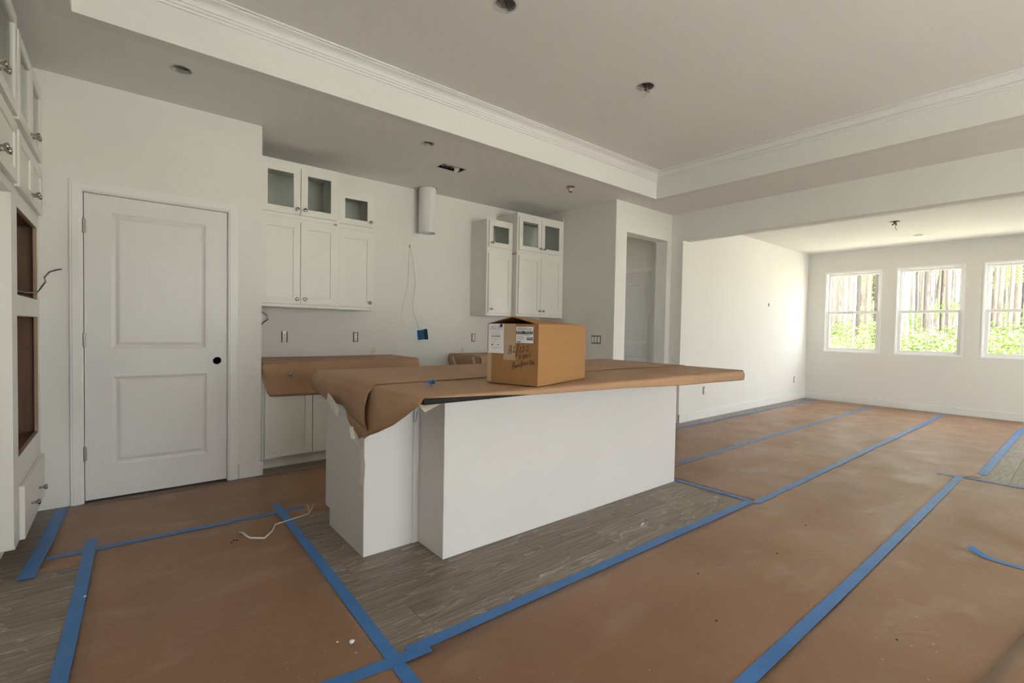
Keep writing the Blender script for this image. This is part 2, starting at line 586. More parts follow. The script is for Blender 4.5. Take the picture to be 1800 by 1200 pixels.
bb('baseboard_hall', 'white baseboard beside the hall opening', MB().box(5.5553, XR - BBT, YS - BBT, YS - .0003, 0, BBH).box(XS, 4.6997, YS - BBT, YS - .0003, 0, BBH))

# ------------------------------------------------------------------ doors
def panel_door(name, label, w, h, panels, hole=None, frame=None, t=0.035):
    """slab with moulded panels; local x along width, front faces -y"""
    root = empty(name)
    struct(root, label, 'door')
    holes = [rect(*p) for p in panels] + ([circ(*hole)] if hole else [])
    mb = MB().plate(lambda a, b, d: (a, d, b), rect(0, w, 0, h), holes, t)
    mb.build('door_slab', 'door_paint', root)
    for p in panels:
        pb = MB()
        loops = [(0, 0.0), (0.012, 0.007), (0.020, 0.010), (0.024, 0.010), (0.040, 0.003), (0.046, 0.002)]
        rows = []
        for ins, dep in loops:
            a0, a1, b0, b1 = p[0] + ins, p[1] - ins, p[2] + ins, p[3] - ins
            rows.append([(a0, dep, b0), (a1, dep, b0), (a1, dep, b1), (a0, dep, b1), (a0, dep, b0)])
        pb.grid(rows)
        k = len(pb.v)
        a0, a1, b0, b1 = p[0] + .046, p[1] - .046, p[2] + .046, p[3] - .046
        pb.add([(a0, .002, b0), (a1, .002, b0), (a1, .002, b1), (a0, .002, b1)], [(0, 1, 2, 3)])
        pb.add([(p[0], t, p[2]), (p[1], t, p[2]), (p[1], t, p[3]), (p[0], t, p[3])], [(0, 3, 2, 1)])
        pb.build('door_panel', 'door_paint', root)
    return root

d1 = panel_door('door_1', 'closed white two panel pantry door with an empty knob hole', 0.806, 2.016,
                [(0.135, 0.670, 1.0, 1.907), (0.139, 0.678, 0.214, 0.812)], (0.743, 0.904, 0.028))
d1.location = (-0.1925, YD + 0.006, 0.015)
hg = MB()
hg.tube([(0, -0.006, -0.045), (0, -0.006, 0.045)], 0.0065, 10).box(-0.014, 0.012, -0.002, 0.001, -0.044, 0.044)
hg.tube([(0, -0.006, 0.045), (0, -0.006, 0.052)], 0.0045, 8)
for z in (1.80, 1.06, 0.31):
    h = hg.build('hinge', 'steel', d1, bevel=0.0008)
    h.location = (-0.002, -0.004, z)
MB().box(0, 0.004, -0.004, 0.004, -0.012, 0.012).build('latch_plate', 'steel', d1).location = (0.806, 0.003, 1.555)
MB().box(0, 0.004, -0.004, 0.004, -0.012, 0.012).build('latch_plate', 'steel', d1).location = (0.806, 0.003, 0.905)

def casing(name, label, x0, x1, zt, w, fr):
    """door casing: stepped flat moulding round three sides"""
    mb = MB()
    for ins, t in ((0.0, 0.013), (0.012, 0.017)):
        o0, o1, oz = x0 - w + ins, x1 + w - ins, zt + w - ins
        i0, i1, iz = x0 + (0 if ins == 0 else 0.010 - .02), x1 - (0 if ins == 0 else 0.010 - .02), zt + (0 if ins == 0 else .010)
        mb.plate(lambda a, b, d, t=t: fr(a, b, -t + d), [(o0, 0), (i0, 0), (i0, iz), (i1, iz), (i1, 0), (o1, 0), (o1, oz), (o0, oz)], [], t - .0003)
    return struct(mb.build(name, 'trim', bevel=0.002), label, 'door casing')
casing('trim_2', 'white moulded casing around the pantry door', -0.2005, 0.6205, 2.039, 0.062, lambda a, b, d: (a, YD + d, b))
jb = MB().plate(fY(YD), [(-0.2148, 0), (-0.1965, 0), (-0.1965, 2.035), (0.6165, 2.035), (0.6165, 0), (0.6368, 0), (0.6368, 2.0498), (-0.2148, 2.0498)], [], 0.115)
struct(jb.build('trim_3', 'trim'), 'white jamb lining the pantry doorway', 'door jamb')

d2 = panel_door('door_2', 'white two panel door seen through the hall opening', 0.76, 2.01,
                [(0.06, 0.70, 1.02, 1.88), (0.06, 0.70, 0.21, 0.82)])
d2.rotation_euler = (0, 0, -PI / 2)          # front faces -X
d2.location = (5.676, 4.66, 0.012)
cs = MB()
for y0, y1 in ((4.665, 4.745), (3.815, 3.895)):
    cs.box(5.664, 5.6797, y0, y1, 0, 2.105)
cs.box(5.664, 5.6797, 3.8951, 4.6649, 2.03, 2.105)
struct(cs.build('trim_4', 'trim', bevel=0.003), 'white casing around the hall door', 'door casing')

# ------------------------------------------------------------------ windows
def ring_x(mb, x0, x1, y0, y1, z0, z1, w, wb=None):
    wb = wb or w
    mb.plate(lambda a, b, t: (x0 + t, a, b), rect(y0, y1, z0, z1), [rect(y0 + w, y1 - w, z0 + wb, z1 - w)], x1 - x0)
    return mb

LBL = ['leftmost white double hung window beside the bright side wall', 'middle white double hung window of the three',
       'rightmost white double hung window cut by the frame edge']
for i, (a, b) in enumerate(WINS):
    w = empty('window_%d' % (i + 1), (XF, (a + b) / 2, ZW0))
    struct(w, LBL[i], 'window')
    hw, H = (b - a) / 2 - .0004, ZW1 - ZW0 - .0004
    MB().plate(lambda p, q, t: (-.004 + t, p, q), rect(-hw, hw, .0004, H), [rect(-hw + .022, hw - .022, .024, H - .024)], 0.02).build('casing_lip', 'vinyl_frame', w, bevel=.002)
    ring_x(MB(), 0.0165, 0.13, -hw, hw, .0004, H, 0.034).build('frame', 'vinyl_frame', w, bevel=0.002)
    zm = 1.598 - ZW0
    s2 = ring_x(MB(), 0.078, 0.108, -hw + .0345, hw - .0345, zm - .014, H - .0345, 0.036, .03).build('sash', 'vinyl_frame', w, bevel=0.002)
    MB().box(0.091, 0.095, -hw + .07, hw - .07, zm + .015, H - .07).build('pane', 'pane', s2)
    MB().box(0.0835, 0.0905, -.006, .006, zm + .0165, H - .071).build('muntin', 'vinyl_frame', s2)
    s1 = ring_x(MB(), 0.040, 0.072, -hw + .0345, hw - .0345, .0345, zm + .022, 0.045, .045).build('sash', 'vinyl_frame', w, bevel=0.002)
    MB().box(0.054, 0.058, -hw + .079, hw - .079, .079, zm - .0225).build('pane', 'pane', s1)
    MB().box(0.046, 0.0535, -.006, .006, .080, zm - .0235).build('muntin', 'vinyl_frame', s1)
    portal((XF + 0.16, (a + b) / 2, (ZW0 + ZW1) / 2), b - a, ZW1 - ZW0, (-1, 0, 0))

def plain_window(k, x0, x1, z0, z1, y, label, back=0):
    w = empty('window_%d' % k, ((x0 + x1) / 2, y, z0))
    struct(w, label, 'window')
    hw, H = (x1 - x0) / 2 - .0004, z1 - z0 - .0004
    MB().plate(lambda a, b, t: (a, .02 + t, b), rect(-hw, hw, .0004, H), [rect(-hw + .05, -.025, .05, H - .05), rect(.025, hw - .05, .05, H - .05)], 0.07).build('frame', 'vinyl_frame', w)
    for a0, a1 in ((-hw + .0505, -.0255), (.0255, hw - .0505)):
        MB().box(a0, a1, .05, .054, .0505, H - .0505).build('pane', 'pane', w)
    portal(((x0 + x1) / 2, y + .13 if back else y - .01, (z0 + z1) / 2), x1 - x0, z1 - z0, (0, -1 if back else 1, 0))
for k, r in enumerate(REAR):
    plain_window(4 + k, *r, YREAR - .13, ['window of the living area nearest the kitchen cabinets', 'middle window of the living area', 'window of the living area nearest the dining room'][k])
plain_window(8, 4.78, 5.28, 1.3, 2.2, 6.0, 'small unseen window added to brighten the end of the hall', 1)  # out of view, added only to let daylight into the hall
plain_window(7, *DIN[0], YDIN - .13, 'glazed patio door of the dining room')

# ------------------------------------------------------------------ cabinet parts
KN = MB().lathe([(0, .0085), (.003, .0085), (.005, .006), (.014, .005), (.018, .008), (.024, .0135), (.029, .0155), (.033, .0150), (.036, .010), (.037, .003)], (0, 0, 0), (0, -1, 0), 18)
kno = KN.build('knob', 'nickel', smooth=True)
KME = kno.data
bpy.data.objects.remove(kno)

def knob(parent, x, y, z):
    o = bpy.data.objects.new('knob', KME)
    COL.objects.link(o)
    o.parent = parent
    o.location = (x, y, z)
    return o

def shaker(root, x0, x1, z0, z1, kn=None, glassy=False, t=0.02, st=0.057):
    """framed door in front of y=0; panel or pane as sub-part"""
    d = MB().plate(lambda a, b, q: (a, -t + q, b), rect(x0, x1, z0, z1), [rect(x0 + st, x1 - st, z0 + st, z1 - st)], t - .0005).build('door', 'cabinet', root, bevel=0.0018)
    if glassy:
        MB().box(x0 + st, x1 - st, -.011, -.007, z0 + st, z1 - st).build('glass_pane', 'cabinet_glass', d)
    else:
        MB().box(x0 + st, x1 - st, -.0125, -.004, z0 + st, z1 - st).build('panel', 'cabinet', d)
    if kn:
        knob(d, kn[0], -t, kn[1])
    return d

def carcass(root, x0, x1, d, z0, z1, opens, mt='cabinet', name='body'):
    """hollow box with a face frame whose openings are listed"""
    T = 0.018
    mb = MB()
    mb.plate(lambda a, b, q: (a, q, b), rect(x0, x1, z0, z1), [rect(*o) for o in opens], T)
    mb.box(x0, x0 + T, T, d, z0, z1).box(x1 - T, x1, T, d, z0, z1)
    mb.box(x0 + T, x1 - T, T, d, z0, z0 + T).box(x0 + T, x1 - T, T, d, z1 - T, z1)
    mb.box(x0 + T, x1 - T, d - .008, d, z0 + T, z1 - T)
    return mb.build(name, mt, root, bevel=0.001)

def hung(name, label, cat, grp, x0, x1, front, z0, z1, doors, glassy, rz=0.0, depth=None, org=None):
    d = depth or (YB - .0006 - front)
    root = empty(name, org or (x0, front, z0), rz)
    tag(root, label, cat, grp)
    w, h = x1 - x0, z1 - z0
    dd = [(a - x0, b - x0, c - z0, e - z0, k) for a, b, c, e, k in doors]
    if glassy:
        op = [(dd[0][0] + .03, dd[-1][1] - .03, dd[0][2] + .02, dd[0][3] - .03)]
    else:
        op = []
    if op:
        carcass(root, 0, w, d, 0, h, op)
    else:
        MB().box(0, w, 0, d, 0, h).build('body', 'cabinet', root, bevel=0.0015)
    for a, b, c, e, k in dd:
        kz = c + .045
        kx = {'r': b - .03, 'l': a + .03, None: None}[k]
        if rz and k:
            pass
        shaker(root, a, b, c, e, (kx, kz) if kx is not None else None, glassy)
    return root

GW = 'white framed wall cabinets'
FW, FN = 4.457, 4.547       # face planes of the deep and the shallow wall cabinets
hung('wall_cabinet', 'wide white two door wall cabinet hung beside the pantry wall', 'cabinet', None, .872, 1.556, FW, 1.352, 2.126,
     [(.892, 1.2115, 1.380, 2.097, 'r'), (1.2155, 1.530, 1.380, 2.097, 'l')], False)
hung('glass_door_cabinet', 'wide white glass door cabinet at the ceiling beside the pantry wall', 'cabinet', None, .872, 1.556, FW, 2.1265, 2.612,
     [(.892, 1.2115, 2.160, 2.567, 'r'), (1.2155, 1.530, 2.160, 2.567, 'l')], True)
hung('wall_cabinet', 'narrow white single door wall cabinet left of the round vent duct', 'cabinet', None, 1.558, 1.934, FN, 1.352, 2.126,
     [(1.580, 1.912, 1.383, 2.092, 'r')], False)
hung('glass_door_cabinet', 'narrow white single glass door cabinet left of the round vent duct', 'cabinet', None, 1.558, 1.934, FN, 2.1265, 2.490,
     [(1.580, 1.912, 2.164, 2.466, 'r')], True)
hung('wall_cabinet', 'narrow white single door wall cabinet right of the duct above the cardboard box', 'cabinet', None, 3.314, 3.700, FN, 1.352, 2.126,
     [(3.338, 3.688, 1.383, 2.092, 'l')], False)
hung('glass_door_cabinet', 'narrow white single glass door cabinet right of the duct', 'cabinet', None, 3.314, 3.700, FN, 2.1265, 2.490,
     [(3.338, 3.688, 2.164, 2.470, 'l')], True)
hung('wall_cabinet', 'wide white two door wall cabinet against the shaded side wall', 'cabinet', None, 3.702, 4.482, FW, 1.352, 2.126,
     [(3.722, 4.084, 1.382, 2.097, 'r'), (4.088, 4.455, 1.382, 2.097, 'l')], False)
hung('glass_door_cabinet', 'wide white glass door cabinet at the ceiling against the shaded side wall', 'cabinet', None, 3.702, 4.482, FW, 2.1265, 2.612,
     [(3.722, 4.084, 2.160, 2.568, 'r'), (4.088, 4.455, 2.160, 2.568, 'l')], True)
fs_ = struct(MB().box(4.4822, 4.4948, FW + .001, FW + .03, 1.352, 2.66).build('trim_5', 'cabinet'), 'thin white filler strip between tall hung cabinet and side wall', 'filler strip')
# small wooden shims left between stacked cabinets
tag(MB().box(1.508, 1.534, FW - .006, FW - .0004, 2.118, 2.134).build('wood_shim', 'raw_edge', bevel=.0005), 'small tan wood chip between the stacked cabinets beside the pantry', 'wood shim')
tag(MB().box(3.690, 3.70, FW - .004, FW + .08, 2.108, 2.122).build('wood_shim', 'raw_edge', bevel=.0005), 'small tan wood shim at the seam of the right hand stacked cabinets', 'wood shim')

# ---- left-hand run (faces +X): local x -> +Y, local -y -> +X
XFACE = -0.400
def left_unit(name, label, y0, y1, z0, z1, doors, glassy):
    root = empty(name, (XFACE, y0, z0), PI / 2)
    tag(root, label, 'cabinet')
    d = XFACE - XL - .0006
    dd = [(a - y0, b - y0, c - z0, e - z0, k) for a, b, c, e, k in doors]
    if glassy:
        carcass(root, 0, y1 - y0, d, 0, z1 - z0, [(dd[0][0] + .03, dd[-1][1] - .03, dd[0][2] + .03, dd[0][3] - .03)])
    else:
        MB().box(0, y1 - y0, 0, d, 0, z1 - z0).build('body', 'cabinet', root, bevel=0.0015)
    for a, b, c, e, k in dd:
        kx = b - .03 if k == 'r' else a + .03
        shaker(root, a, b, c, e, (kx, c + .045), glassy)
    return root

left_unit('glass_door_cabinet', 'white two glass door cabinet at the ceiling above the oven openings', 3.262, 4.150, 2.136, 2.625,
          [(3.292, 3.704, 2.158, 2.585, 'r'), (3.708, 4.125, 2.158, 2.585, 'l')], True)
left_unit('glass_door_cabinet', 'white glass door cabinet at the ceiling above the fridge bay', 2.27, 3.260, 2.136, 2.66,
          [(2.29, 2.775, 2.158, 2.622, 'r'), (2.779, 3.255, 2.158, 2.622, 'l')], True)
left_unit('wall_cabinet', 'white two door cabinet over the empty fridge bay', 2.27, 3.230, 1.792, 2.135,
          [(2.29, 2.775, 1.838, 2.118, 'r'), (2.779, 3.229, 1.838, 2.118, 'l')], False)
MB().box(2.29, 3.2, .6, .605, 1.7, 1.75)

# oven tower
ot = empty('oven_cabinet', (XFACE, 3.232, 0), PI / 2)
tag(ot, 'tall white oven cabinet with two empty brown lined openings', 'cabinet')
yo = 3.232
wd = 4.150 - yo
dp = XFACE - XL - .0006
o1 = (3.362 - yo, 4.072 - yo, 1.321, 1.755)
o2 = (3.350 - yo, 4.085 - yo, 0.517, 1.219)
T = .018
MB().plate(lambda a, b, q: (a, q, b), rect(0, wd, 0.10, 2.135), [rect(*o1), rect(*o2)], T).build('face_frame', 'cabinet', ot, bevel=.001)
MB().box(0, T, T, dp, 0.10, 2.135).box(wd - T, wd, T, dp, 0, 2.135).box(T, wd - T, T, dp, 2.117, 2.135).box(0, T, .075, dp, 0, .0999).build('side_panel', 'cabinet', ot, bevel=.001)
MB().box(T, wd - T, .075, .09, 0, .0999).build('toe_kick', 'cabinet', ot)
for o in (o1, o2):
    MB().box(T, T + .004, T, dp - .01, o[2] - .012, o[3] + .012).box(wd - T - .004, wd - T, T, dp - .01, o[2] - .012, o[3] + .012)\
        .box(T, wd - T, dp - .01, dp - .004, o[2] - .012, o[3] + .012).box(T, wd - T, T, dp, o[2] - .016, o[2] - .012).box(T, wd - T, T, dp, o[3] + .012, o[3] + .016).build('brown_lining', 'brown_wood', ot)
    MB().plate(lambda a, b, q: (a, .0005 + q, b), rect(o[0] - .0002, o[1] + .0002, o[2] - .0002, o[3] + .0002), [rect(o[0] + .003, o[1] - .003, o[2] + .003, o[3] - .003)], .0172).build('raw_edge', 'raw_edge', ot)
for a, b, k in ((3.292, 3.704, 'r'), (3.708, 4.125, 'l')):
    shaker(ot, a - yo, b - yo, 1.838, 2.112, ((b - .03 if k == 'r' else a + .03) - yo, 1.883))
dr = MB().box(3.345 - yo, 4.120 - yo, -.022, -.0005, 0.105, 0.372).build('drawer_front', 'cabinet', ot, bevel=.002)
knob(dr, 3.56 - yo, -.022, 0.225)
knob(dr, 3.86 - yo, -.022, 0.225)
# end panel of the fridge bay, notched at the toe
tag(MB().plate(lambda a, b, t: (a, 3.2085 + t, b), [(XL + .001, 0), (-.478, 0), (-.478, .122), (XFACE, .122), (XFACE, 1.791), (XL + .001, 1.791)], [], 0.022).build('fridge_panel', 'cabinet', bevel=.001),
    'tall white end panel between fridge bay and oven cabinet', 'panel')

# ------------------------------------------------------------------ base cabinets on the back wall
def base_unit(label, x0, x1, doors, front=4.257):
    root = empty('base_cabinet', (x0, front, 0))
    tag(root, label, 'cabinet')
    w, d = x1 - x0, YB - .0006 - front
    MB().box(0, w, 0, d, .09, .876).build('body', 'cabinet', root, bevel=.0015)
    MB().box(0, w, .07, d, 0, .0899).build('toe_kick', 'cabinet', root)
    for a, b, k in doors:
        shaker(root, a - x0, b - x0, .106, .70, None)
        dr = MB().box(a - x0, b - x0, -.02, -.0005, .712, .860).build('drawer_front', 'cabinet', root, bevel=.002)
        knob(dr, (a + b) / 2 - x0, -.02, .786)
    return root
base_unit('white base cabinet under the draped counter beside the pantry', .870, 1.650, [(.892, 1.262, 'r'), (1.268, 1.63, 'l')])
base_unit('white base cabinet at the range gap end of the left counter', 1.652, 2.262, [(1.67, 2.24, 'l')])
base_unit('white base cabinet right of the range gap behind the island', 3.040, 4.480, [(3.06, 3.5, 'r'), (3.51, 3.97, 'l'), (3.98, 4.46, 'l')])

def drape_back(label, x0, x1, ztop, low, yf=4.236, side=None, seed=1, fold=0.016):
    """kraft paper lying on a counter and hanging down its front"""
    rows = []
    nx = 60
    for i in range(nx + 1):
        x = x0 + (x1 - x0) * i / nx
        zl = lerp_tab(low, x)
        r = []
        for yv in (YB - .002, 4.75, 4.6, 4.45, 4.32, yf + .03):
            r.append((x, yv, ztop + .002 * noise.noise((x * 3, yv * 5, seed))))
        r.append((x, yf + .008, ztop - .002))
        r.append((x, yf - .004, ztop - .012))
        for k in range(1, 13):
            t = k / 12
            z = (ztop - .012) + (zl - ztop + .012) * t
            b = fold * noise.noise((x * 4.0, z * 6.0, seed + 3)) + .011 * math.sin(PI * min(t * 1.4, 1)) + .006 * noise.noise((x * 9, z * 3, seed + 9))
            r.append((x, yf - .008 - max(b, -.002), z))
        rows.append(r)
    mb = MB().grid(rows)
    if side is not None:
        rr = []
        for j in range(25):
            yv = (YB - .002) + (yf - .01 - YB + .002) * j / 24
            q = [(x0 + .012, yv, ztop), (x0 + .002, yv, ztop - .004), (x0 - .006, yv, ztop - .016)]
            zl = lerp_tab(side, yv)
            for k in range(1, 9):
                t = k / 8
                q.append((x0 - .008 - .008 * math.sin(PI * t) - .006 * noise.noise((yv * 6, t * 2, seed)), yv, ztop - .016 + (zl - ztop + .016) * t))
            rr.append(q)
        mb.grid(rr)
    o = mb.build('kraft_paper', 'kraft', smooth=True, fix=True, solid=0.0006)
    return tag(o, label, 'paper')
drape_back('brown kraft paper draped over the counter beside the pantry', .862, 2.272, .892,
           [(.862, .80), (.875, .76), (.915, .618), (.93, .610), (1.1, .607), (1.3, .600), (1.7, .61), (2.2, .62), (2.272, .70)])
drape_back('brown kraft paper draped over the counter behind the cardboard box', 3.022, 4.488, .892,
           [(3.022, .62), (3.06, .60), (3.6, .56), (4.488, .6)], seed=5, side=[(4.2, .60), (4.6, .66), (4.78, .72), (4.88, .80)])
# folded back corner of that paper beside the pantry wall, and tape that holds it
fb = MB().grid([[(.864 + .16 * u, 4.30 - .075 * math.sin(v * PI * .5), .897 + .012 * v * (1 - u) - .02 * (v > .9)) for u in (0, .3, .6, 1)] for v in (0, .35, .7, 1)])
tag(fb.build('kraft_flap', 'kraft', smooth=True, solid=.001), 'folded brown paper flap at the pantry end of the counter', 'paper')
def strip(name, label, cat, pts, w, mt, up=(0, 0, 1), group=None):
    """thin ribbon through points, width across"""
    pts = [Vector(p) for p in pts]
    rows = []
    for i, p in enumerate(pts):
        d = (pts[min(i + 1, len(pts) - 1)] - pts[max(i - 1, 0)]).normalized()
        a = d.cross(Vector(up)).normalized() * w / 2
        rows.append([p - a, p + a])
    o = MB().grid(rows).build(name, mt, solid=0.0004)
    return tag(o, label, cat, group)
strip('masking_tape', 'scrap of pale tape on the paper flap beside the pantry', 'tape', [(.93, 4.252, .916), (1.0, 4.246, .915), (1.05, 4.248, .912)], .03, 'masking')
strip('masking_tape', 'scrap of pale tape sticking up at the back of the left counter', 'tape', [(2.05, 4.868, .90), (2.06, 4.870, .93), (2.10, 4.871, .955)], .05, 'masking', up=(0, 1, 0))
strip('masking_tape', 'left strip of pale tape on the paper behind the box', 'tape', [(3.002, 4.762, .858), (2.996, 4.72, .81), (2.997, 4.67, .745)], .04, 'masking', up=(-1, 0, 0))
strip('masking_tape', 'right strip of pale tape on the paper behind the box', 'tape', [(3.000, 4.345, .880), (2.995, 4.31, .83), (2.995, 4.27, .77)], .04, 'masking', up=(-1, 0, 0))
strip('masking_tape', 'wisp of pale tape on the wall behind the right counter', 'tape', [(3.20, 4.8715, .90), (3.21, 4.872, .93), (3.22, 4.872, .97)], .03, 'masking', up=(0, 1, 0))

# ------------------------------------------------------------------ island
XI0, XI1, XI2 = .9614, 1.2743, 3.4146
YI1, YI2, YI3 = 2.0881, 2.3639, 2.950
isl = empty('kitchen_island', (1.5, 2.4, 0))
tag(isl, 'white kitchen island with a plain front panel', 'island')
def ipart(mb, name, mt, bevel=.0015):
    o = mb.build(name, mt, isl, bevel=bevel)
    o.matrix_parent_inverse = Matrix.Translation((-1.5, -2.4, 0))
    return o
ipart(MB().plate(lambda a, b, t: (XI0 + t, a, b), [(YI2 + .0003, 0), (YI3 - .072, 0), (YI3 - .072, .10), (YI3, .10), (YI3, .889), (YI2 + .0003, .889)], [], .018), 'end_panel', 'panel_white')
ipart(MB().box(XI0, XI1 - .0003, YI2 - .006, YI2, 0.001, .889), 'return_panel', 'panel_white')
ipart(MB().box(XI1 - .037, XI1 - .012, YI2 - .013, YI2 - .0062, 0.001, .889), 'trim_strip', 'panel_white', .003)
ipart(MB().box(XI1 - .011, XI1 - .0006, YI2 - .010, YI2 - .0062, 0.001, .889), 'trim_strip', 'panel_white', .001)
ipart(MB().box(XI1, XI2, YI1, YI2 + .02, 0.002, .889), 'front_panel', 'panel_white', .0025)
ipart(MB().box(XI0 + .0183, XI2, YI2 + .0203, YI3 - .02, .10, .889), 'body', 'cabinet')
ipart(MB().box(XI0 + .0183, XI2, YI2 + .0203, YI3 - .072, 0.001, .0998), 'toe_kick', 'cabinet')
for k in range(4):
    a = XI0 + .03 + k * .6
    ipart(MB().plate(lambda p, q, t: (p, YI3 - .0195 + t, q), rect(a, a + .585, .115, .875), [], .019), 'door', 'cabinet', .002)
# countertop slab
XK0, XK1, YK0, YK1 = .914, 3.575, 1.655, 2.955
ctr = MB().box(XK0, XK1, YK0, YK1, .8905, .920).build('countertop', 'slab', bevel=.009)
tag(ctr, 'dark stone slab showing under the paper at the island corner', 'countertop')

# paper over the island: rear sheet over the kitchen side, front sheet under it
rear_low = [(2.125, .700), (2.25, .725), (2.41, .765), (2.47, .784), (2.55, .783), (2.69, .777), (2.82, .800), (2.97, .815)]
front_low = [(1.640, .900), (1.75, .838), (1.86, .782), (2.0, .728), (2.12, .690), (2.18, .662), (2.22, .668), (2.245, .640), (2.27, .660), (2.41, .712), (2.47, .79)]
def island_sheet(label, y0, y1, ztop, low, xr, seed, ny, rear):
    rows = []
    for i in range(ny + 1):
        yv = y0 + (y1 - y0) * i / ny
        zl = lerp_tab(low, yv)
        edge = max(0.0, 1 - (yv - y0) / .16) if rear else 0.0
        r = []
        # right-hand end rolled down over the slab
        for dx, dz in ((.004, -.058), (.016, -.046), (.022, -.026), (.014, -.007), (0, 0)):
            r.append((xr + dx, yv, ztop + dz))
        N = 46
        for k in range(1, N):
            x = xr - (xr - XK0 - .02) * k / N
            lift = 0
            if rear and yv < y0 + .09:
                lift = .007 * max(0, noise.noise((x * 2.3, 0, 4.2))) * (1 - (yv - y0) / .09)
            r.append((x, yv, ztop + .0012 * noise.noise((x * 4, yv * 4, seed)) + lift))
        r.append((XK0 + .004, yv, ztop - .001))
        r.append((XK0 - .008, yv, ztop - .008))
        r.append((XK0 - .013, yv, ztop - .020))
        M = 12
        for k in range(1, M + 1):
            t = k / M
            z = (ztop - .020) + (zl - ztop + .020) * t
            if rear:
                b = .012 + .016 * math.sin(PI * t) + .020 * edge * math.sin(PI * min(1, t * .95)) + .012 * noise.noise((yv * 6, z * 5, seed)) * (yv > 2.3)
                dy = -.03 * edge * math.sin(PI * t)
            else:
                # cone of paper hanging out from the front corner
                c = max(0.0, 1 - abs(yv - 1.95) / .34)
                b = .006 + .030 * c * math.sin(PI * t * .8) + .004 * noise.noise((yv * 5, z * 5, seed))
                dy = 0
            tear = .008 * noise.noise((yv * 30, 0, seed)) if k == M and rear is False and yv > 2.2 else 0
            r.append((XK0 - .013 - b, yv + dy, z + tear))
        rows.append(r)
    mb = MB().grid(rows)
    if not rear:
        # strip folded over the long front edge
        low2 = [(.90, .921), (1.0, .917), (1.25, .908), (1.5, .893), (1.9, .886), (2.2, .880), (2.7, .862), (3.58, .850)]
        rr = []
        for i in range(61):
            x = XK0 + .005 + (xr - XK0 - .005) * i / 60
            zl = lerp_tab(low2, x) - .0
            q = [(x, y0, ztop)]
            bul = .004 + .014 * min(1, (ztop - zl) / .05)
            for k in range(1, 8):
                t = k / 7
                z = ztop + (zl - ztop) * t
                q.append((x, y0 - bul * math.sin(PI * .5 * min(1, t * 2.2)) * (1 - .35 * max(0, t - .5)) - .0015 * noise.noise((x * 8, t, seed)), z))
            rr.append(q)
        mb.grid(rr)
    o = mb.build('kraft_paper', 'kraft', smooth=True, solid=.0006)
    return tag(o, label, 'paper')
island_sheet('brown kraft paper over the kitchen side of the island, taped at its hanging end', 2.125, 2.972, .9265, rear_low, XK1 + .002, 2, 30, True)
island_sheet('brown kraft paper over the front of the island with a torn hanging corner', 1.650, 2.47, .9225, front_low, XK1 + .004, 11, 34, False)
strip('masking_tape', 'crumpled whitish tape hanging at the edge of the island paper', 'tape',
      [(.852, 2.60, .815), (.846, 2.52, .802), (.842, 2.45, .780), (.842, 2.405, .755)], .045, 'torn_white', up=(-1, 0, .1))
strip('masking_tape', 'long torn whitish tape strip hanging down the island corner', 'tape',
      [(.845, 2.235, .715), (.85, 2.22, .66), (.90, 2.25, .60), (.925, 2.28, .52), (.930, 2.30, .44), (.935, 2.33, .395)], .028, 'torn_white', up=(-1, -.4, 0))
tag(MB().add([(.915, 1.70, .8895), (.99, 1.66, .8895), (.925, 1.665, .862), (.915, 1.70, .880)], [(0, 1, 2), (0, 2, 3)]).build('masking_tape', 'masking', solid=.0005),
    'small tan tape triangle under the island slab corner', 'tape')
# painter's tape scrap, wad of blue on the paper
wad = MB()
for k in range(7):
    a = k * .9
    c = Vector((1.135 + .02 * math.cos(a), 1.985 + .014 * math.sin(a * 1.3), .9245))
    rows = [[c + Vector((.022 * (u - .5) * math.cos(a + v), .022 * (u - .5) * math.sin(a * 2 + v), .004 + .022 * abs(math.sin(u * 3 + k)) * v)) for u in (0, .33, .66, 1)] for v in (0, .5, 1)]
    wad.grid(rows)
tag(wad.build('tape_wad', 'tape', solid=.0005), 'crumpled wad of blue tape on the island paper', 'tape')
# outlet marks on the island end, wire clip on the trim strip
tag(MB().box(XI0 - .003, XI0 - .0003, 2.415, 2.455, .690, .705).box(XI0 - .003, XI0 - .0003, 2.415, 2.45, .790, .80).box(XI0 - .002, XI0 - .0003, 2.42, 2.45, .7052, .7898).build('outlet_strap', 'black', bevel=.0005),
    'black outlet strap half hidden by the island paper', 'outlet')
cl = empty('wire_clip', (XI1 - .025, YI2 - .014, .79))
tag(cl, 'dark purple tag with a looped wire on the island trim strip', 'wire clip')
MB().add([(-.018, -.002, 0), (.008, -.002, 0), (.008, -.002, .05), (-.018, 0, .005), (.008, 0, .001), (.008, 0, .05)], [(0, 1, 2), (3, 5, 4), (0, 3, 4, 1), (1, 4, 5, 2), (2, 5, 3, 0)]).build('tag', 'purple', cl)
MB().tube([(-.012, -.003, 0), (-.012, -.003, -.10), (-.008, -.003, -.115), (.0, -.004, -.10), (.004, -.003, -.07), (.008, -.003, -.055)], .0012, 5).build('wire', 'wire_black', cl, smooth=True)

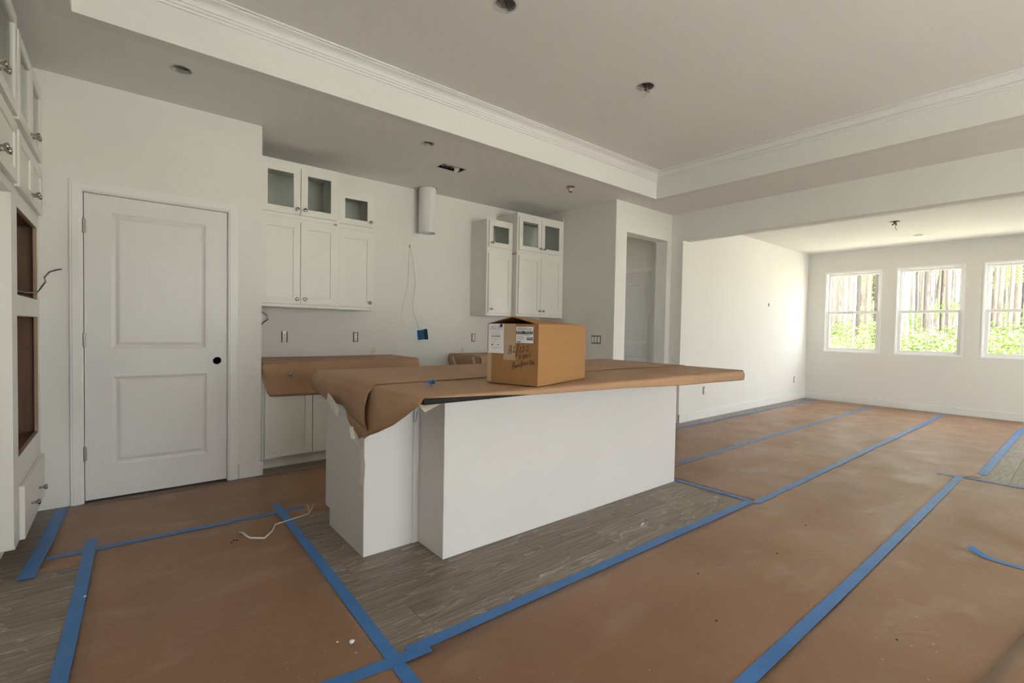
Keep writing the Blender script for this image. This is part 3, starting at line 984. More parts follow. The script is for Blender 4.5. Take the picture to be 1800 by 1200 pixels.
# ------------------------------------------------------------------ cardboard box on the island
BX = empty('cardboard_box', (1.513, 1.651, .9275), math.atan2(.16, .504))
tag(BX, 'brown cardboard box with handwriting standing on the island', 'box')
bl, bw, bh = .530, .296, .296
C = .004
MB().box(0, bl, 0, C, 0, bh).box(0, bl, bw - C, bw, 0, bh).box(0, C, C, bw - C, 0, bh).box(bl - C, bl, C, bw - C, 0, bh).box(C, bl - C, C, bw - C, 0, C).build('body', 'cardboard', BX, bevel=.0012)
ap = .036
def flap(y0, ym):
    a = [(0, y0, bh), (bl, y0, bh), (bl, ym, bh + .012), (bl * .45, ym, bh + .022), (0, ym, bh + ap)]
    mb = MB().add(a, [(0, 1, 2, 3, 4)])
    return mb.build('flap', 'cardboard', BX, solid=.004)
flap(0, bw / 2 - .002)
flap(bw, bw / 2 + .002)
MB().add([(.004, bw - .01, bh - .004), (.10, bw - .01, bh - .03), (.10, .01, bh - .03), (.004, .01, bh - .004)], [(0, 1, 2, 3)]).build('inner_flap', 'cardboard', BX, solid=.003)
MB().box(-.0006, -.0001, bw - .026, bw - .0008, .004, .155).build('edge_strip', 'packing_tape', BX)
def face_rect(s0, s1, v0, v1, off, t, name, mt, parent):
    """rectangle on the written end: s from left, v down from top, both 0..1"""
    return MB().box(-off - t, -off, bw * (1 - s1), bw * (1 - s0), bh * (1 - v1), bh * (1 - v0)).build(name, mt, parent)
pt = face_rect(.335, .565, -.0, .60, .0002, .0004, 'packing_tape', 'packing_tape', BX)
lb1 = face_rect(.022, .335, .004, .495, .0007, .0004, 'packing_slip', 'label', BX)
lb2 = face_rect(.578, .905, .045, .310, .0007, .0004, 'address_label', 'label', BX)

def text_part(txt, s, v, hgt, parent, mt='ink', off=.0013, align='LEFT', sx=1.0):
    cu = bpy.data.curves.new('lettering', 'FONT')
    cu.body = txt
    cu.size = hgt
    cu.align_x = align
    tmp = bpy.data.objects.new('lettering', cu)
    COL.objects.link(tmp)
    dg = bpy.context.evaluated_depsgraph_get()
    me = bpy.data.meshes.new_from_object(tmp.evaluated_get(dg))
    bpy.data.objects.remove(tmp)
    me.name = 'lettering'
    for q in me.vertices:
        x, y_ = q.co.x * sx, q.co.y
        q.co = (-off, bw * (1 - s) - x, bh * (1 - v) + y_)
    me.materials.clear()
    me.materials.append(MATS[mt])
    o = bpy.data.objects.new('lettering', me)
    COL.objects.link(o)
    o.parent = parent
    return o
text_part('AC1100', .175, .072, .018, lb1, align='CENTER', mt='grey_ink')
text_part('WH43-3213', .175, .108, .015, lb1, align='CENTER', mt='grey_ink')
pr = MB()
def pbar(mb, s0, s1, v0, v1, off=.0012):
    mb.box(-off - .0001, -off, bw * (1 - s1), bw * (1 - s0), bh * (1 - v1), bh * (1 - v0))
for v, a, b in ((.135, .08, .26), (.16, .08, .22), (.178, .08, .27), (.25, .08, .27), (.265, .08, .22), (.30, .08, .20), (.318, .08, .16), (.395, .08, .27), (.41, .08, .24)):
    pbar(pr, a, b, v, v + .0035)
pr.build('print_lines', 'grey_ink', lb1)
pr = MB()
x = .085
while x < .265:
    w = rnd.choice((.003, .005, .008))
    pbar(pr, x, x + w, .200, .225)
    x += w + rnd.choice((.003, .004, .006))
pbar(pr, .09, .12, .345, .368)
pbar(pr, .205, .235, .347, .360)
pr.build('barcode', 'ink', lb1)['kind'] = 'stuff'
dt = MB().lathe([(.0006, .0085), (.0014, .0085)], (0, 0, 0), (-1, 0, 0), 16).build('round_sticker', 'navy', lb1)
dt.location = (-.0004, bw * (1 - .283), bh * (1 - .034))
bar = face_rect(.582, .900, .118, .163, .0012, .0002, 'black_bar', 'ink', lb2)
text_part('RUN - TRUCK', .592, .150, .0145, lb2, 'label', .0016)
text_part('HARDEEVILLE', .598, .078, .012, lb2, 'grey_ink', sx=.85)
text_part('HARDEEVILLE 001', .598, .106, .0145, lb2, sx=.72)
text_part('1 SO 00 10 000 TRUCKING 10', .588, .188, .010, lb2, sx=.62)
pr = MB()
for v, b in ((.205, .72), (.218, .735), (.231, .73), (.244, .725), (.268, .74)):
    pbar(pr, .600, b, v, v + .004)
pr.build('print_lines', 'grey_ink', lb2)
lg = face_rect(.782, .898, .215, .262, .0012, .0002, 'logo_block', 'ink', lb2)
text_part('FAMOUS', .787, .250, .0135, lb2, 'label', .0016, sx=.72)
pr = MB()
pbar(pr, .60, .67, .287, .302)
pr.build('logo_block', 'ink', lb2)

strokes = [
 [(165, 210), (125, 530)], [(220, 215), (205, 515)], [(145, 405), (235, 385)],
 [(310, 240), (303, 420), (265, 480), (300, 465), (380, 435)], [(470, 160), (385, 610)], [(540, 270), (505, 500)],
 [(600, 290), (640, 250), (667, 290), (645, 375), (580, 440), (575, 470), (610, 440), (650, 458)],
 [(740, 280), (780, 240), (822, 270), (800, 350), (730, 400), (735, 430), (780, 400), (832, 440)],
 [(490, 540), (510, 630), (485, 715)], [(560, 540), (510, 620), (572, 672)],
 [(620, 545), (635, 690)], [(690, 520), (690, 690)], [(625, 610), (695, 590)],
 [(735, 532), (775, 540), (788, 600), (760, 655), (730, 640), (723, 580), (740, 530)], [(815, 530), (855, 625), (890, 470)],
 [(265, 820), (270, 1080)], [(325, 800), (345, 1040)], [(270, 930), (345, 945)],
 [(410, 920), (370, 960), (375, 1010), (410, 990), (415, 925), (430, 985)], [(465, 890), (470, 970)], [(465, 912), (492, 880)],
 [(540, 870), (515, 930), (525, 990), (560, 985), (582, 920), (570, 750)], [(578, 890), (592, 960)],
 [(600, 880), (650, 850), (640, 820), (615, 840), (620, 920), (660, 900)], [(670, 860), (710, 840), (700, 800), (680, 830), (690, 920), (722, 890)],
 [(730, 820), (752, 900), (780, 800)], [(810, 830), (817, 890)], [(809, 778), (811, 788)], [(880, 740), (886, 910)], [(925, 730), (931, 900)],
 [(950, 830), (1020, 800), (1000, 778), (962, 850), (980, 890), (1022, 850)]]
hw_ = MB()
for st in strokes:
    pts = []
    for X, Y in st:
        px, py = 890 + X / 20, 595 + Y / 20
        s = (px - 856) / 91.0
        v = (py - 568.2) / (102.4 + 8.0 * s)
        pts.append((-.0009, bw * (1 - s), bh * (1 - v)))
    hw_.tube(pts, .0016, 5)
hw_.build('handwriting', 'marker', BX)

# ------------------------------------------------------------------ floor paper and tape
def sheet(label, poly, z, seed, wr=.0008):
    """large paper sheet clipped to a quad (bilinear grid), gently wrinkled"""
    a, b, c, d = [Vector((*p, 0)) for p in poly]
    nu = max(2, int((b - a).length / .07))
    nv = max(2, int((d - a).length / .07))
    rows = []
    for i in range(nv + 1):
        r = []
        for j in range(nu + 1):
            u, v = j / nu, i / nv
            p = a.lerp(b, u).lerp(d.lerp(c, u), v)
            e = min(1, min(u * nu, (1 - u) * nu, v * nv, (1 - v) * nv) / 2)
            h = noise.noise((p.x * 2.2 + seed, p.y * 3.1, seed)) + .5 * noise.noise((p.x * 7, p.y * 9 + seed, 1))
            r.append((p.x, p.y, z + wr * e * max(-.3, h)))
        rows.append(r)
    o = MB().grid(rows).build('floor_paper', 'floor_paper', smooth=True, solid=-.0006)
    return tag(o, label, 'paper')
sheet('brown floor paper along the pantry door', [(-.325, 3.128), (2.6, 3.128), (2.6, 4.12), (-.325, 4.12)], .0012, 3)
sheet('brown floor paper in front of the oven cabinet left of the island', [(-.15, -1.2), (.765, -1.2), (.775, 3.275), (-.14, 3.275)], .0024, 8)
def long_sheet(label, low, up, z, seed, wr=.0008):
    rows = []
    nx, ny = 150, 13
    x0, x1 = low[0][0], low[-1][0]
    for i in range(ny + 1):
        v = i / ny
        r = []
        for j in range(nx + 1):
            x = x0 + (x1 - x0) * j / nx
            yv = lerp_tab(low, x) * (1 - v) + lerp_tab(up, x) * v
            e = min(1, min(j, nx - j, i, ny - i) / 2)
            h = noise.noise((x * 2.2 + seed, yv * 3.1, seed)) + .5 * noise.noise((x * 7, yv * 9 + seed, 1))
            r.append((x, yv, z + wr * e * max(-.3, h)))
        rows.append(r)
    return tag(MB().grid(rows).build('floor_paper', 'floor_paper', smooth=True, solid=-.0006), label, 'paper')
long_sheet('longest brown floor paper, from the front of the island to the third window', [(-.9, .722), (5.58, .690), (5.65, .575), (9.88, .55)],
           [(-.9, 1.555), (3.45, 1.505), (5.6, 1.46), (9.88, 1.42)], .0018, 14)
sheet('long brown floor paper in the dining room between the second and third blue tape lines', [(3.475, 1.44), (9.90, 1.40), (9.90, 2.34), (3.465, 2.37)], .0012, 21)
sheet('brown floor paper in the dining room nearest the bright side wall', [(3.50, 2.33), (9.90, 2.29), (9.90, 3.20), (3.50, 3.26)], .0022, 26)
sheet('brown floor paper at the right edge of the picture under the curled tape', [(1.2, -.35), (5.58, -.35), (5.57, .72), (1.2, .72)], .0014, 40, .0018)
sheet('loose brown floor paper at the bottom right corner of the picture', [(1.4, -1.1), (3.4, -1.1), (3.4, .055), (1.4, .335)], .0085, 47, .004)

TW = .050
def tape(label, pts, z=.0030, w=TW):
    pts = [Vector((*p, z)) for p in pts]
    L = []
    for a, b in zip(pts, pts[1:]):
        n = max(1, int((b - a).length / .15))
        L += [a.lerp(b, k / n) for k in range(n)]
    L.append(pts[-1])
    rows = []
    for i, p in enumerate(L):
        d = (L[min(i + 1, len(L) - 1)] - L[max(i - 1, 0)]).normalized()
        a = Vector((d.y, -d.x, 0)) * w / 2
        j = .002 * noise.noise((p.x * 3, p.y * 3, len(label)))
        rows.append([p - a * (1 + j * 10), p + a * (1 + j * 10)])
    if len(rows) > 1:
        for q in (0, -1):                       # torn ends
            e = .006 * (rnd.random() - .5)
            dd = (L[1] - L[0]).normalized() * e
            rows[q][0] = rows[q][0] + dd
            rows[q][1] = rows[q][1] - dd
    o = MB().grid(rows).build('blue_tape', 'tape', solid=.0004)
    return tag(o, label, 'tape')
tape('short blue tape strip beside the oven cabinet nearest the pantry wall', [(-.302, 4.106), (-.326, 3.46)], .0030, .062)
tape('short blue tape strip beside the oven cabinet with the ragged near end', [(-.325, 3.50), (-.350, 3.085)], .0034, .060)
tape('long blue tape along the left edge of the kitchen floor paper', [(-.133, 3.445), (-.150, 2.695), (-.167, 2.132), (-.19, -1.0)], .0038)
tape('blue tape crossing the floor parallel to the pantry door', [(-.300, 3.291), (.19, 3.279), (.925, 3.249)], .0036, .044)
tape('blue tape running from the pantry towards the viewer left of the island', [(.787, 3.412), (.771, 2.468), (.752, 1.538), (.745, -1.0)], .0040)
tape('blue tape piece crossing the corner at the bottom of the picture', [(.35, 1.592), (.754, 1.544), (.885, 1.537)], .0046, .056)
tape('long blue tape between bare planks and paper in front of the island', [(.811, 1.566), (1.65, 1.550), (3.480, 1.512)], .0032, .054)
tape('long blue tape from the island corner to the middle window wall', [(3.455, 1.472), (5.561, 1.458), (9.832, 1.420)], .0040)
tape('short blue tape from the island corner across to the long tape lines', [(3.462, 2.12), (3.473, 1.515)], .0034)
tape('blue tape in the dining room from the island towards the first window', [(3.90, 2.357), (5.783, 2.350), (9.73, 2.314)], .0040)
tape('blue tape nearest the bright dining room wall', [(5.30, 3.245), (8.302, 3.213), (9.82, 3.170)], .0040)
tape('longest blue tape running from bottom edge to the right hand floor joint', [(5.56, .688), (2.761, .705), (1.649, .718), (.9, .73)], .0042)
tape('bright blue tape at the edge of the bare floor by the third window', [(5.80, .579), (9.20, .552)], .0038, .062)
tape('thin blue tape crossing at the right hand floor joint', [(5.513, .83), (5.552, .688), (5.565, .05)], .0046, .040)
ct = strip('blue_tape', 'curled blue tape end lifting off the floor at the right', 'tape',
           [(3.668, .400, .030), (3.660, .385, .022), (3.645, .355, .012), (3.632, .318, .0046), (3.624, .26, .0042), (3.620, .14, .0042)], .048, 'tape')

# string, crumbs and flecks on the floor
tag(MB().tube([(.512, 3.054, .008), (.528, 3.03, .009), (.535, 2.985, .008), (.548, 2.938, .008), (.610, 2.889, .008), (.665, 2.96, .010), (.700, 3.048, .009), (.80, 3.075, .009), (.905, 3.10, .010), (.945, 3.16, .02), (.965, 3.20, .028)], [.004, .006, .006, .006, .005, .004, .004, .0035, .003, .003, .002], 6).build('string', 'twine', smooth=True),
    'frayed whitish string lying across the floor paper', 'string')
tag(MB().tube([(.915, 3.11, .010), (.925, 3.17, .02), (.935, 3.225, .026)], .002, 5).build('string_end', 'twine', smooth=True), 'loose frayed tip of the whitish string', 'string')
def chip(label, x, y, z, s, mt='crumb', grp=None):
    q = random.Random(int(x * 1000) + int(y * 77))
    mb = MB()
    vs = [(x + s * (.6 + .6 * q.random()) * math.cos(k * PI / 3), y + s * (.6 + .6 * q.random()) * math.sin(k * PI / 3), z) for k in range(6)]
    vs2 = [(x + (p[0] - x) * .6, y + (p[1] - y) * .6, z + s * .45) for p in vs]
    mb.add(vs + vs2, [tuple(range(5, -1, -1)), tuple(range(6, 12))] + [(k, (k + 1) % 6, 6 + (k + 1) % 6, 6 + k) for k in range(6)])
    return tag(mb.build('paint_chip', mt), label, 'debris', grp)
chip('large white plaster chip on the paper near the bottom left tape', .666, 1.74, .0055, .013)
chip('small white flake beside the large plaster chip', .625, 1.77, .0055, .005)
chip('white flake on the paper beside the left tape', -.128, 2.732, .0055, .007)
chip('tiny blue tape crumb on the planks right of the island front', 2.575, 1.762, .0005, .011, 'tape')
G = 'white crumbs on the planks beside the island'
for a, b, s in ((2.493, 1.735, .011), (2.515, 1.742, .007), (2.47, 1.728, .006), (2.54, 1.73, .005), (2.86, 1.60, .006), (2.80, 1.62, .005), (2.40, 1.75, .004), (2.9, 1.98, .004), (3.0, 2.01, .004)):
    chip('white crumb scattered on the bare planks right of the island front', a, b, .0003, s, grp=G)
G = 'dark flecks on the floor paper'
for a, b in ((.457, 2.942), (.47, 2.965), (.485, 2.955)):
    chip('dark fleck on the paper beside the whitish string', a, b, .0055, .006, 'black', G)
for a, b in ((2.35, .45), (3.3, 1.1), (2.75, 1.05), (5.5, 2.9), (7.9, 1.2), (2.2, 1.2), (1.9, .95), (4.1, 1.9)):
    chip('tiny dark fleck scattered on the floor paper in the open area', a, b, .0062, .006, 'black', 'scattered dark flecks')

# ------------------------------------------------------------------ fittings on the walls
def outlet(label, loc, rz, n=1, switch=False, mtp='panel_white'):
    """uncovered device in its box: strap and face, no cover plate"""
    root = empty('outlet' if not switch else 'switch_box', loc, rz)
    tag(root, label, 'outlet' if not switch else 'switch')
    p = .046
    MB().box(-p * n / 2 - .004, p * n / 2 + .004, -.0012, -.0003, -.052, .052).build('box_opening', 'black', root)
    for k in range(n):
        cx = (k - (n - 1) / 2) * p
        MB().box(cx - .018, cx + .018, -.0028, -.0013, -.053, .053).build('strap', 'steel', root)
        if switch:
            MB().box(cx - .0165, cx + .0165, -.010, -.0029, -.034, .034).build('rocker', 'trim', root, bevel=.002)
        else:
            f = MB().box(cx - .0155, cx + .0155, -.008, -.0029, -.036, .036).build('face', 'trim', root, bevel=.002)
            for dz in (-.019, .019):
                MB().box(cx - .008, cx - .005, -.0088, -.0081, dz - .005, dz + .005).box(cx + .005, cx + .008, -.0088, -.0081, dz - .005, dz + .005).build('slot', 'black', f)
    return root
outlet('uncovered outlet on the wall nearest the pantry', (1.193, YB, 1.082), 0)
outlet('uncovered single outlet under the narrow left wall cabinet', (1.882, YB, 1.084), 0)
outlet('uncovered outlet on the wall just left of the cardboard box', (3.372, YB, 1.082), 0)
outlet('uncovered triple switch on the shaded side wall', (XS, 3.862, 1.085), -PI / 2, 3, True)
outlet('uncovered outlet on the dining wall just past the opening', (6.279, YL, .388), 0)
outlet('uncovered outlet on the dining wall near the far corner', (9.453, YL, .372), 0)
tag(MB().box(8.262, 8.292, YL - .006, YL - .0003, 1.655, 1.70).box(8.268, 8.286, YL - .010, YL - .0062, 1.640, 1.6549).build('wall_anchor', 'leaf', bevel=.001), 'tiny green thermostat stub high on the bright dining wall', 'wall fitting')
tag(MB().tube([(XR - .002, 3.50, .80), (XR - .03, 3.51, .83), (XR - .045, 3.515, .86)], .0015, 5).build('loose_wire', 'wire_black', smooth=True), 'short thin wire poking from the opening wall', 'wire')
wl = MB().tube([(.94, 4.862, 1.348), (.945, 4.85, 1.31), (.985, 4.84, 1.312), (1.03, 4.83, 1.285), (1.04, 4.83, 1.245), (1.005, 4.84, 1.215), (.965, 4.845, 1.19), (1.0, 4.84, 1.20)], .006, 7)
tag(wl.build('cable_coil', 'steel', smooth=True), 'looped grey cable hanging under the wide left wall cabinet', 'cable')

# hanging blue outlet box on a wire
hb = empty('hanging_outlet_box', (2.655, 4.835, 1.115), 0)
tag(hb, 'blue electrical box hanging from the wall on a thin white wire', 'electrical box')
bxm = MB().plate(lambda a, b, t: (a, b, t), rect(0, 0, 0, 0), [], 0) if False else None
q = empty('box_shell', (0, 0, 0), 0)
COL.objects.unlink(q); bpy.data.objects.remove(q)
sh = MB().box(-.062, -.060, -.03, .03, -.055, .055).box(-.060, .03, -.032, -.030, -.055, .055).box(-.060, .03, .030, .032, -.055, .055).box(-.060, .03, -.03, .03, .053, .055).box(-.060, .03, -.03, .03, -.055, -.053).build('shell', 'blue_box', hb, bevel=.002)
MB().plate(lambda a, b, t: (.03 + t, a, b), rect(-.034, .034, -.06, .06), [rect(-.026, .026, -.045, .045)], .006).build('rim', 'ink', hb, bevel=.002)
MB().box(.005, .008, -.0298, .0298, -.0528, .0528).build('inside', 'black', hb)
hb.rotation_euler = (0.05, -0.12, -1.05)
tag(MB().tube([(2.488, 4.876, 2.103), (2.49, 4.86, 2.09), (2.515, 4.845, 1.96), (2.546, 4.84, 1.735), (2.548, 4.842, 1.66), (2.52, 4.845, 1.45), (2.53, 4.842, 1.36), (2.575, 4.838, 1.235), (2.60, 4.835, 1.172)], .0026, 6).build('hanging_wire', 'wire_white', smooth=True),
    'thin white wire hanging from a hole in the kitchen wall to the blue box', 'wire')
tag(MB().tube([(2.486, 4.874, 2.10), (2.478, 4.868, 1.95), (2.47, 4.868, 1.7), (2.44, 4.868, 1.52), (2.40, 4.868, 1.42), (2.395, 4.868, 1.30), (2.41, 4.868, 1.2)], .0012, 5).build('hanging_wire', 'wire_white', smooth=True),
    'very thin pale wire lying against the kitchen wall below the duct', 'wire')
tag(MB().add([(2.478, YB - .0008, 2.09), (2.500, YB - .0008, 2.09), (2.489, YB - .0008, 2.122), (2.478, YB - .0003, 2.09), (2.500, YB - .0003, 2.09), (2.489, YB - .0003, 2.122)], [(0, 1, 2), (3, 5, 4), (0, 3, 4, 1), (1, 4, 5, 2), (2, 5, 3, 0)]).build('wall_hole', 'black'), 'small dark hole in the kitchen wall above the hanging wires', 'hole')

# vent duct from the ceiling
dc = MB()
n = 96
vs, fs = [], []
for z, rr in ((2.80, .094), (2.248, .094), (2.248, .0915), (2.80, .0915)):
    vs += [(DUCT[0] + rr * math.cos(2 * PI * k / n), DUCT[1] + rr * math.sin(2 * PI * k / n), min(z, ZC - .0005)) for k in range(n)]
for a, b in ((0, 1), (1, 2), (2, 3), (3, 0)):
    fs += [(a * n + k, a * n + (k + 1) % n, b * n + (k + 1) % n, b * n + k) for k in range(n)]
dc.add(vs, fs)
dct = empty('vent_duct', (0, 0, 0))
tag(dct, 'white round vent duct stub hanging from the ceiling', 'duct')
dc.build('pipe', 'duct', dct, smooth=False)
MB().plate(lambda a, b, t: (a, b, ZC - .0015 + t), circ(DUCT[0], DUCT[1], .102, 36), [circ(DUCT[0], DUCT[1], .0945, 36)], .001).build('gap_ring', 'wire_black', dct)
MB().tube([(DUCT[0] - .03, DUCT[1] - .0935, 2.742), (DUCT[0] - .03, DUCT[1] - .0935, 2.249)], .0025, 6).build('seam', 'duct', dct)

# ------------------------------------------------------------------ ceiling boxes
def ceil_box(label, x, y, r, z, wires, depth=.055, cup_mt='grey_box'):
    root = empty('ceiling_box', (x, y, z))
    tag(root, label, 'electrical box')
    n = 24
    rim = MB()
    rim.plate(lambda a, b, t: (a, b, -.002 + t), [(p * 1.0, q_) for p, q_ in [((r + .010 + .004 * noise.noise((k * .9, x, y))) * math.cos(2 * PI * k / n), (r + .010 + .004 * noise.noise((k * .9, y, x))) * math.sin(2 * PI * k / n)) for k in range(n)]],
              [circ(0, 0, r - .001, n)], .0018)
    rim.build('ragged_rim', 'plaster', root)
    cup = MB()
    vs = [(r * math.cos(2 * PI * k / n), r * math.sin(2 * PI * k / n), h) for h in (.001, depth) for k in range(n)]
    cup.add(vs, [(k, (k + 1) % n, n + (k + 1) % n, n + k) for k in range(n)] + [tuple(range(n, 2 * n))])
    cup.build('cup', cup_mt, root)
    for mt, pts, rr in wires:
        MB().tube(pts, rr, 6).build('wire', mt, root, smooth=True)
    return root
ceil_box('round ceiling hole nearest the oven cabinet above the pantry door', *HOLES_LOW[0], ZC, [('steel', [(-.05, .01, .02), (-.02, .0, .012), (.0, .02, .02)], .004)])
ceil_box('round ceiling hole above the left wall cabinets', *HOLES_LOW[1], ZC, [('wire_white', [(-.03, 0, .03), (0, 0, .015), (.03, .01, .03)], .004)])
ceil_box('ceiling hole with a red tipped wire near the tray corner', *HOLES_LOW[2], ZC,
         [('wire_copper', [(-.03, .02, .03), (-.045, .0, -.01), (-.03, -.01, -.045), (-.01, -.01, -.07)], .006), ('wire_red', [(-.012, -.01, -.05), (.01, -.015, -.062), (.018, -.012, -.045)], .007), ('wire_white', [(-.02, .0, .02), (.0, -.01, -.02), (.02, -.01, -.01)], .004)])
ceil_box('round ceiling box in the tray at the top edge of the picture', *HOLES_TRAY[0], ZT, [('steel', [(-.04, -.02, .02), (.04, .03, .02)], .004)], .05)
ceil_box('ceiling box in the tray with dangling copper wires', *HOLES_TRAY[1], ZT,
         [('wire_black', [(.02, .02, .03), (0, 0, -.02), (-.03, -.02, -.045)], .006), ('wire_copper', [(-.03, .01, .02), (-.025, -.01, -.02), (-.01, -.02, -.05), (.012, -.025, -.045)], .005), ('wire_white', [(-.01, -.02, -.02), (-.015, -.03, -.07), (-.045, -.02, -.10)], .003)])
ceil_box('ceiling box with short wires in the dining room', 7.771, 1.683, .055, ZF,
         [('wire_black', [(.0, .02, .03), (-.01, .0, -.02), (-.03, .02, -.05)], .008), ('wire_copper', [(.02, .0, .03), (.01, -.01, -.03), (-.005, -.02, -.05)], .008), ('wire_white', [(0, 0, .01), (.0, -.01, -.09), (-.01, -.03, -.12)], .004)])
tag(MB().lathe([(0, .055), (.006, .055), (.011, .048), (.012, .02)], (9.051, 1.679, ZF - .0003), (0, 0, -1), 24).build('ceiling_cover', 'plaster', smooth=False), 'flat round cover on the dining ceiling near the windows', 'cover plate')

vt = empty('ceiling_vent_opening', ((VENT[0] + VENT[1]) / 2, (VENT[2] + VENT[3]) / 2, ZC))
tag(vt, 'rectangular cut out in the ceiling with torn insulation showing', 'vent opening')
hx, hy = (VENT[1] - VENT[0]) / 2, (VENT[3] - VENT[2]) / 2
MB().add([(-hx, -hy, .001), (hx, -hy, .001), (hx, hy, .001), (-hx, hy, .001), (-hx, -hy, .16), (hx, -hy, .16), (hx, hy, .16), (-hx, hy, .16)],
         [(0, 1, 5, 4), (1, 2, 6, 5), (2, 3, 7, 6), (3, 0, 4, 7), (4, 5, 6, 7)]).build('shaft', 'dark_cavity', vt)
rows = []
for i in range(13):
    rows.append([(-hx + .006 + (2 * hx - .05) * i / 12, -hy + .01 + (2 * hy - .02) * j / 8, .02 + .028 * abs(noise.noise((i * .55, j * .6, 3))) + .02 * noise.noise((i * 1.3, j * 1.2, 9))) for j in range(9)])
MB().grid(rows).build('insulation', 'foil', vt, smooth=False)
MB().add([(.02, -.02, .01), (.075, -.03, .008), (.055, .0, -.03), (.03, .005, -.02)], [(0, 1, 2, 3)]).build('torn_flap', 'plaster', vt, solid=.002)
MB().add([(.065, -hy + .005, .0), (.095, .03, .0), (.080, -.005, -.035)], [(0, 1, 2)]).build('torn_flap', 'plaster', vt, solid=.002)
MB().tube([(.04, .0, .0), (.045, .005, -.03), (.042, .0, -.055)], [.002, .002, .003], 5).build('shred', 'plaster', vt)
MB().plate(lambda a, b, t: (a, b, -.0012 + t), rect(-hx - .008, hx + .008, -hy - .006, hy + .006), [rect(-hx + .001, hx - .001, -hy + .001, hy - .001)], .001).build('cut_edge', 'plaster', vt)

# wire from the oven opening
tag(MB().tube([(-.72, 3.75, 1.50), (-.62, 3.82, 1.42), (-.52, 3.95, 1.375), (-.44, 4.02, 1.36), (-.398, 4.045, 1.365), (-.375, 4.02, 1.40), (-.355, 3.98, 1.43), (-.362, 4.0, 1.455), (-.340, 4.0, 1.49), (-.305, 3.98, 1.505), (-.285, 3.96, 1.508)], .0045, 7).build('oven_cable', 'steel', smooth=True),
    'grey metal cable looping out of the upper oven opening', 'cable')

# ------------------------------------------------------------------ outdoors
struct(MB().box(-60, 110, -80, 90, -0.6, -0.35).build('ground', 'ground'), 'leafy ground outside the house', 'ground')
struct(MB().box(-3, 12, -14, YREAR - .131, -0.349, -0.10).build('patio', 'concrete'), 'pale concrete slab added unseen behind the house to bounce light in', 'patio')  # added out of view as a reflector, lifts light onto the ceiling
rt = random.Random(21)
def trunk_mesh(mt, seed):
    q = random.Random(seed)
    H = 17
    pts, rs = [], []
    x = y = 0
    for k in range(9):
        pts.append((x, y, H * k / 8))
        x += q.uniform(-.07, .07); y += q.uniform(-.07, .07)
        rs.append(1 - .55 * k / 8)
    rs[0] = 1.15
    o = MB().tube(pts, [r * .10 for r in rs], 9).build('trunk', mt, smooth=True)
    me = o.data
    bpy.data.objects.remove(o)
    return me
def leaves_mesh(mt, seed, n, ext, size):
    q = random.Random(seed)
    mb = MB()
    for _ in range(n):
        while True:
            p = Vector((q.uniform(-1, 1), q.uniform(-1, 1), q.uniform(-1, 1)))
            if .25 < p.length < 1: break
        p = Vector((p.x * ext[0], p.y * ext[1], p.z * ext[2]))
        a = Vector((q.uniform(-1, 1), q.uniform(-1, 1), q.uniform(-.6, .6))).normalized() * size * q.uniform(.6, 1.3)
        b = a.cross(Vector((q.uniform(-1, 1), q.uniform(-1, 1), q.uniform(-1, 1)))).normalized() * size * .45
        mb.add([p - a, p + b, p + a, p - b], [(0, 1, 2, 3)])
    o = mb.build('foliage', mt, fix=False)
    me = o.data
    bpy.data.objects.remove(o)
    return me
TR = [trunk_mesh('bark', 1), trunk_mesh('bark', 2), trunk_mesh('bark_dark', 3), trunk_mesh('bark', 4)]
FO = [leaves_mesh('leaf', 5, 700, (1.5, 1.5, 1.0), .10), leaves_mesh('leaf_pale', 6, 700, (1.3, 1.3, 1.3), .10)]
GT = 'pines in the woods outside the dining windows'
def linked(name, me, parent, loc=(0, 0, 0), sc=(1, 1, 1), rz=0):
    o = bpy.data.objects.new(name, me)
    COL.objects.link(o)
    o.parent = parent
    o.location, o.scale, o.rotation_euler = loc, sc, (0, 0, rz)
    return o
spots = []
tries = 0
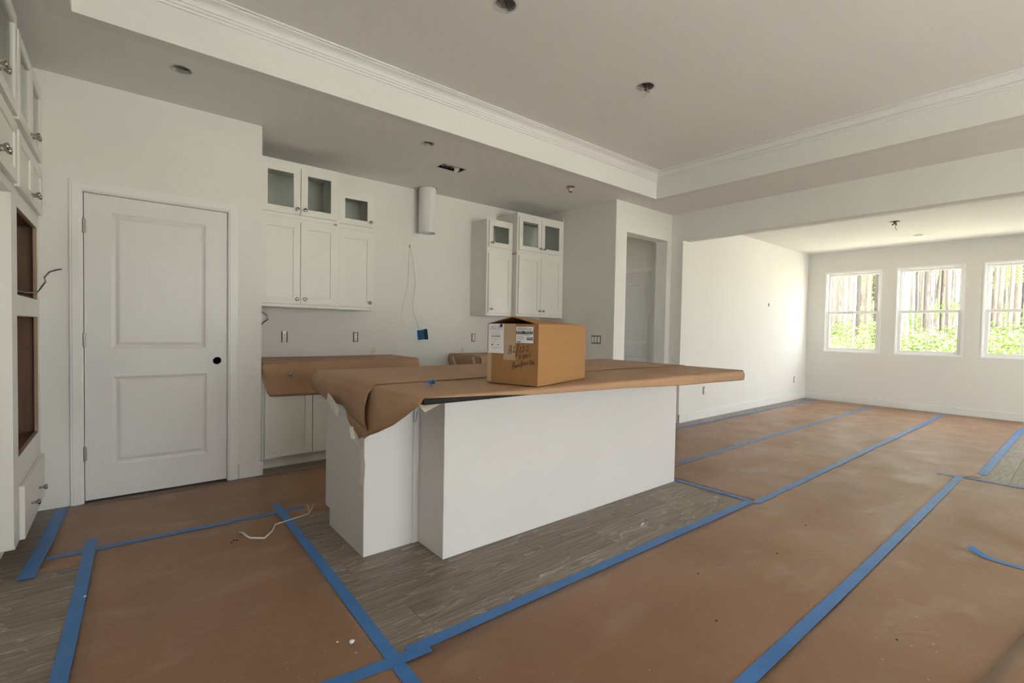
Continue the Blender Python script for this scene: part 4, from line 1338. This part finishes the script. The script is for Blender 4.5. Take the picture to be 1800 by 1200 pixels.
while len(spots) < 280 and tries < 40000:
    tries += 1
    x = 17 + 68 * rt.random() ** .9
    yv = x * rt.uniform(-.10, .47)
    if all((x - a) ** 2 + (yv - b) ** 2 > 2.6 for a, b in spots):
        spots.append((x, yv))
for x, yv in spots:
    t = empty('pine_tree', (x, yv, -.36), rt.uniform(0, 6))
    tk = rt.randrange(4)
    low = rt.random() < .16
    tag(t, ('dark' if tk == 2 else 'pale grey') + ' pine ' + ('with a low leafy branch ' if low else '') + ('just behind the bushes' if x < 24 else 'deep in the woods') + ' outside the windows', 'tree', GT)
    s = rt.uniform(.5, 1.5) if x > 26 else rt.uniform(.45, .95)
    linked('trunk', TR[tk], t, sc=(s, s, 1))
    linked('foliage', rt.choice(FO), t, (rt.uniform(-.4, .4), rt.uniform(-.4, .4), rt.uniform(8, 13)), (.42, .42, 1.6))
    if low:
        linked('foliage', rt.choice(FO), t, (rt.uniform(-.6, .6), rt.uniform(-.6, .6), rt.uniform(2.4, 5.5)), (.6, .6, .6), rt.uniform(0, 6))
BU = [leaves_mesh('leaf', 15, 2600, (1.1, 1.1, .95), .05), leaves_mesh('leaf_pale', 16, 2600, (1.2, 1.2, .8), .05)]
for i, (x, r, s) in enumerate([(15.5, .275, .75), (16.5, .30, .8), (15, .20, .85), (16.2, .175, 1.0), (17.5, .15, 1.0), (15.0, .145, .75), (14.5, .085, .95), (16, .06, 1.0), (20.5, .09, 1.1), (19, .235, 1.15), (15, .02, .9), (22.5, .37, 1.3), (25, .27, 1.2), (15.5, -.03, .9), (17, .40, 1.1)]):
    b = empty('leafy_bush', (x, x * r, -.36), i * 1.1)
    tag(b, 'light green leafy bush outside the dining windows', 'bush', 'bushes outside the dining windows')
    linked('foliage', BU[i % 2], b, (0, 0, .95 * s), (s, s, s))
    bm_ = MB().tube([(0, 0, 0), (.03, .02, .5), (.0, .05, 1.0)], [.03, .025, .012], 6).tube([(0, 0, .1), (.2, .1, .6), (.35, .15, 1.0)], [.02, .018, .008], 6)
    st_ = bm_.build('stem', 'bark_dark', b, smooth=True)
    st_.scale = (s, s, s)
print('planks', nplank, 'trees', len(spots))
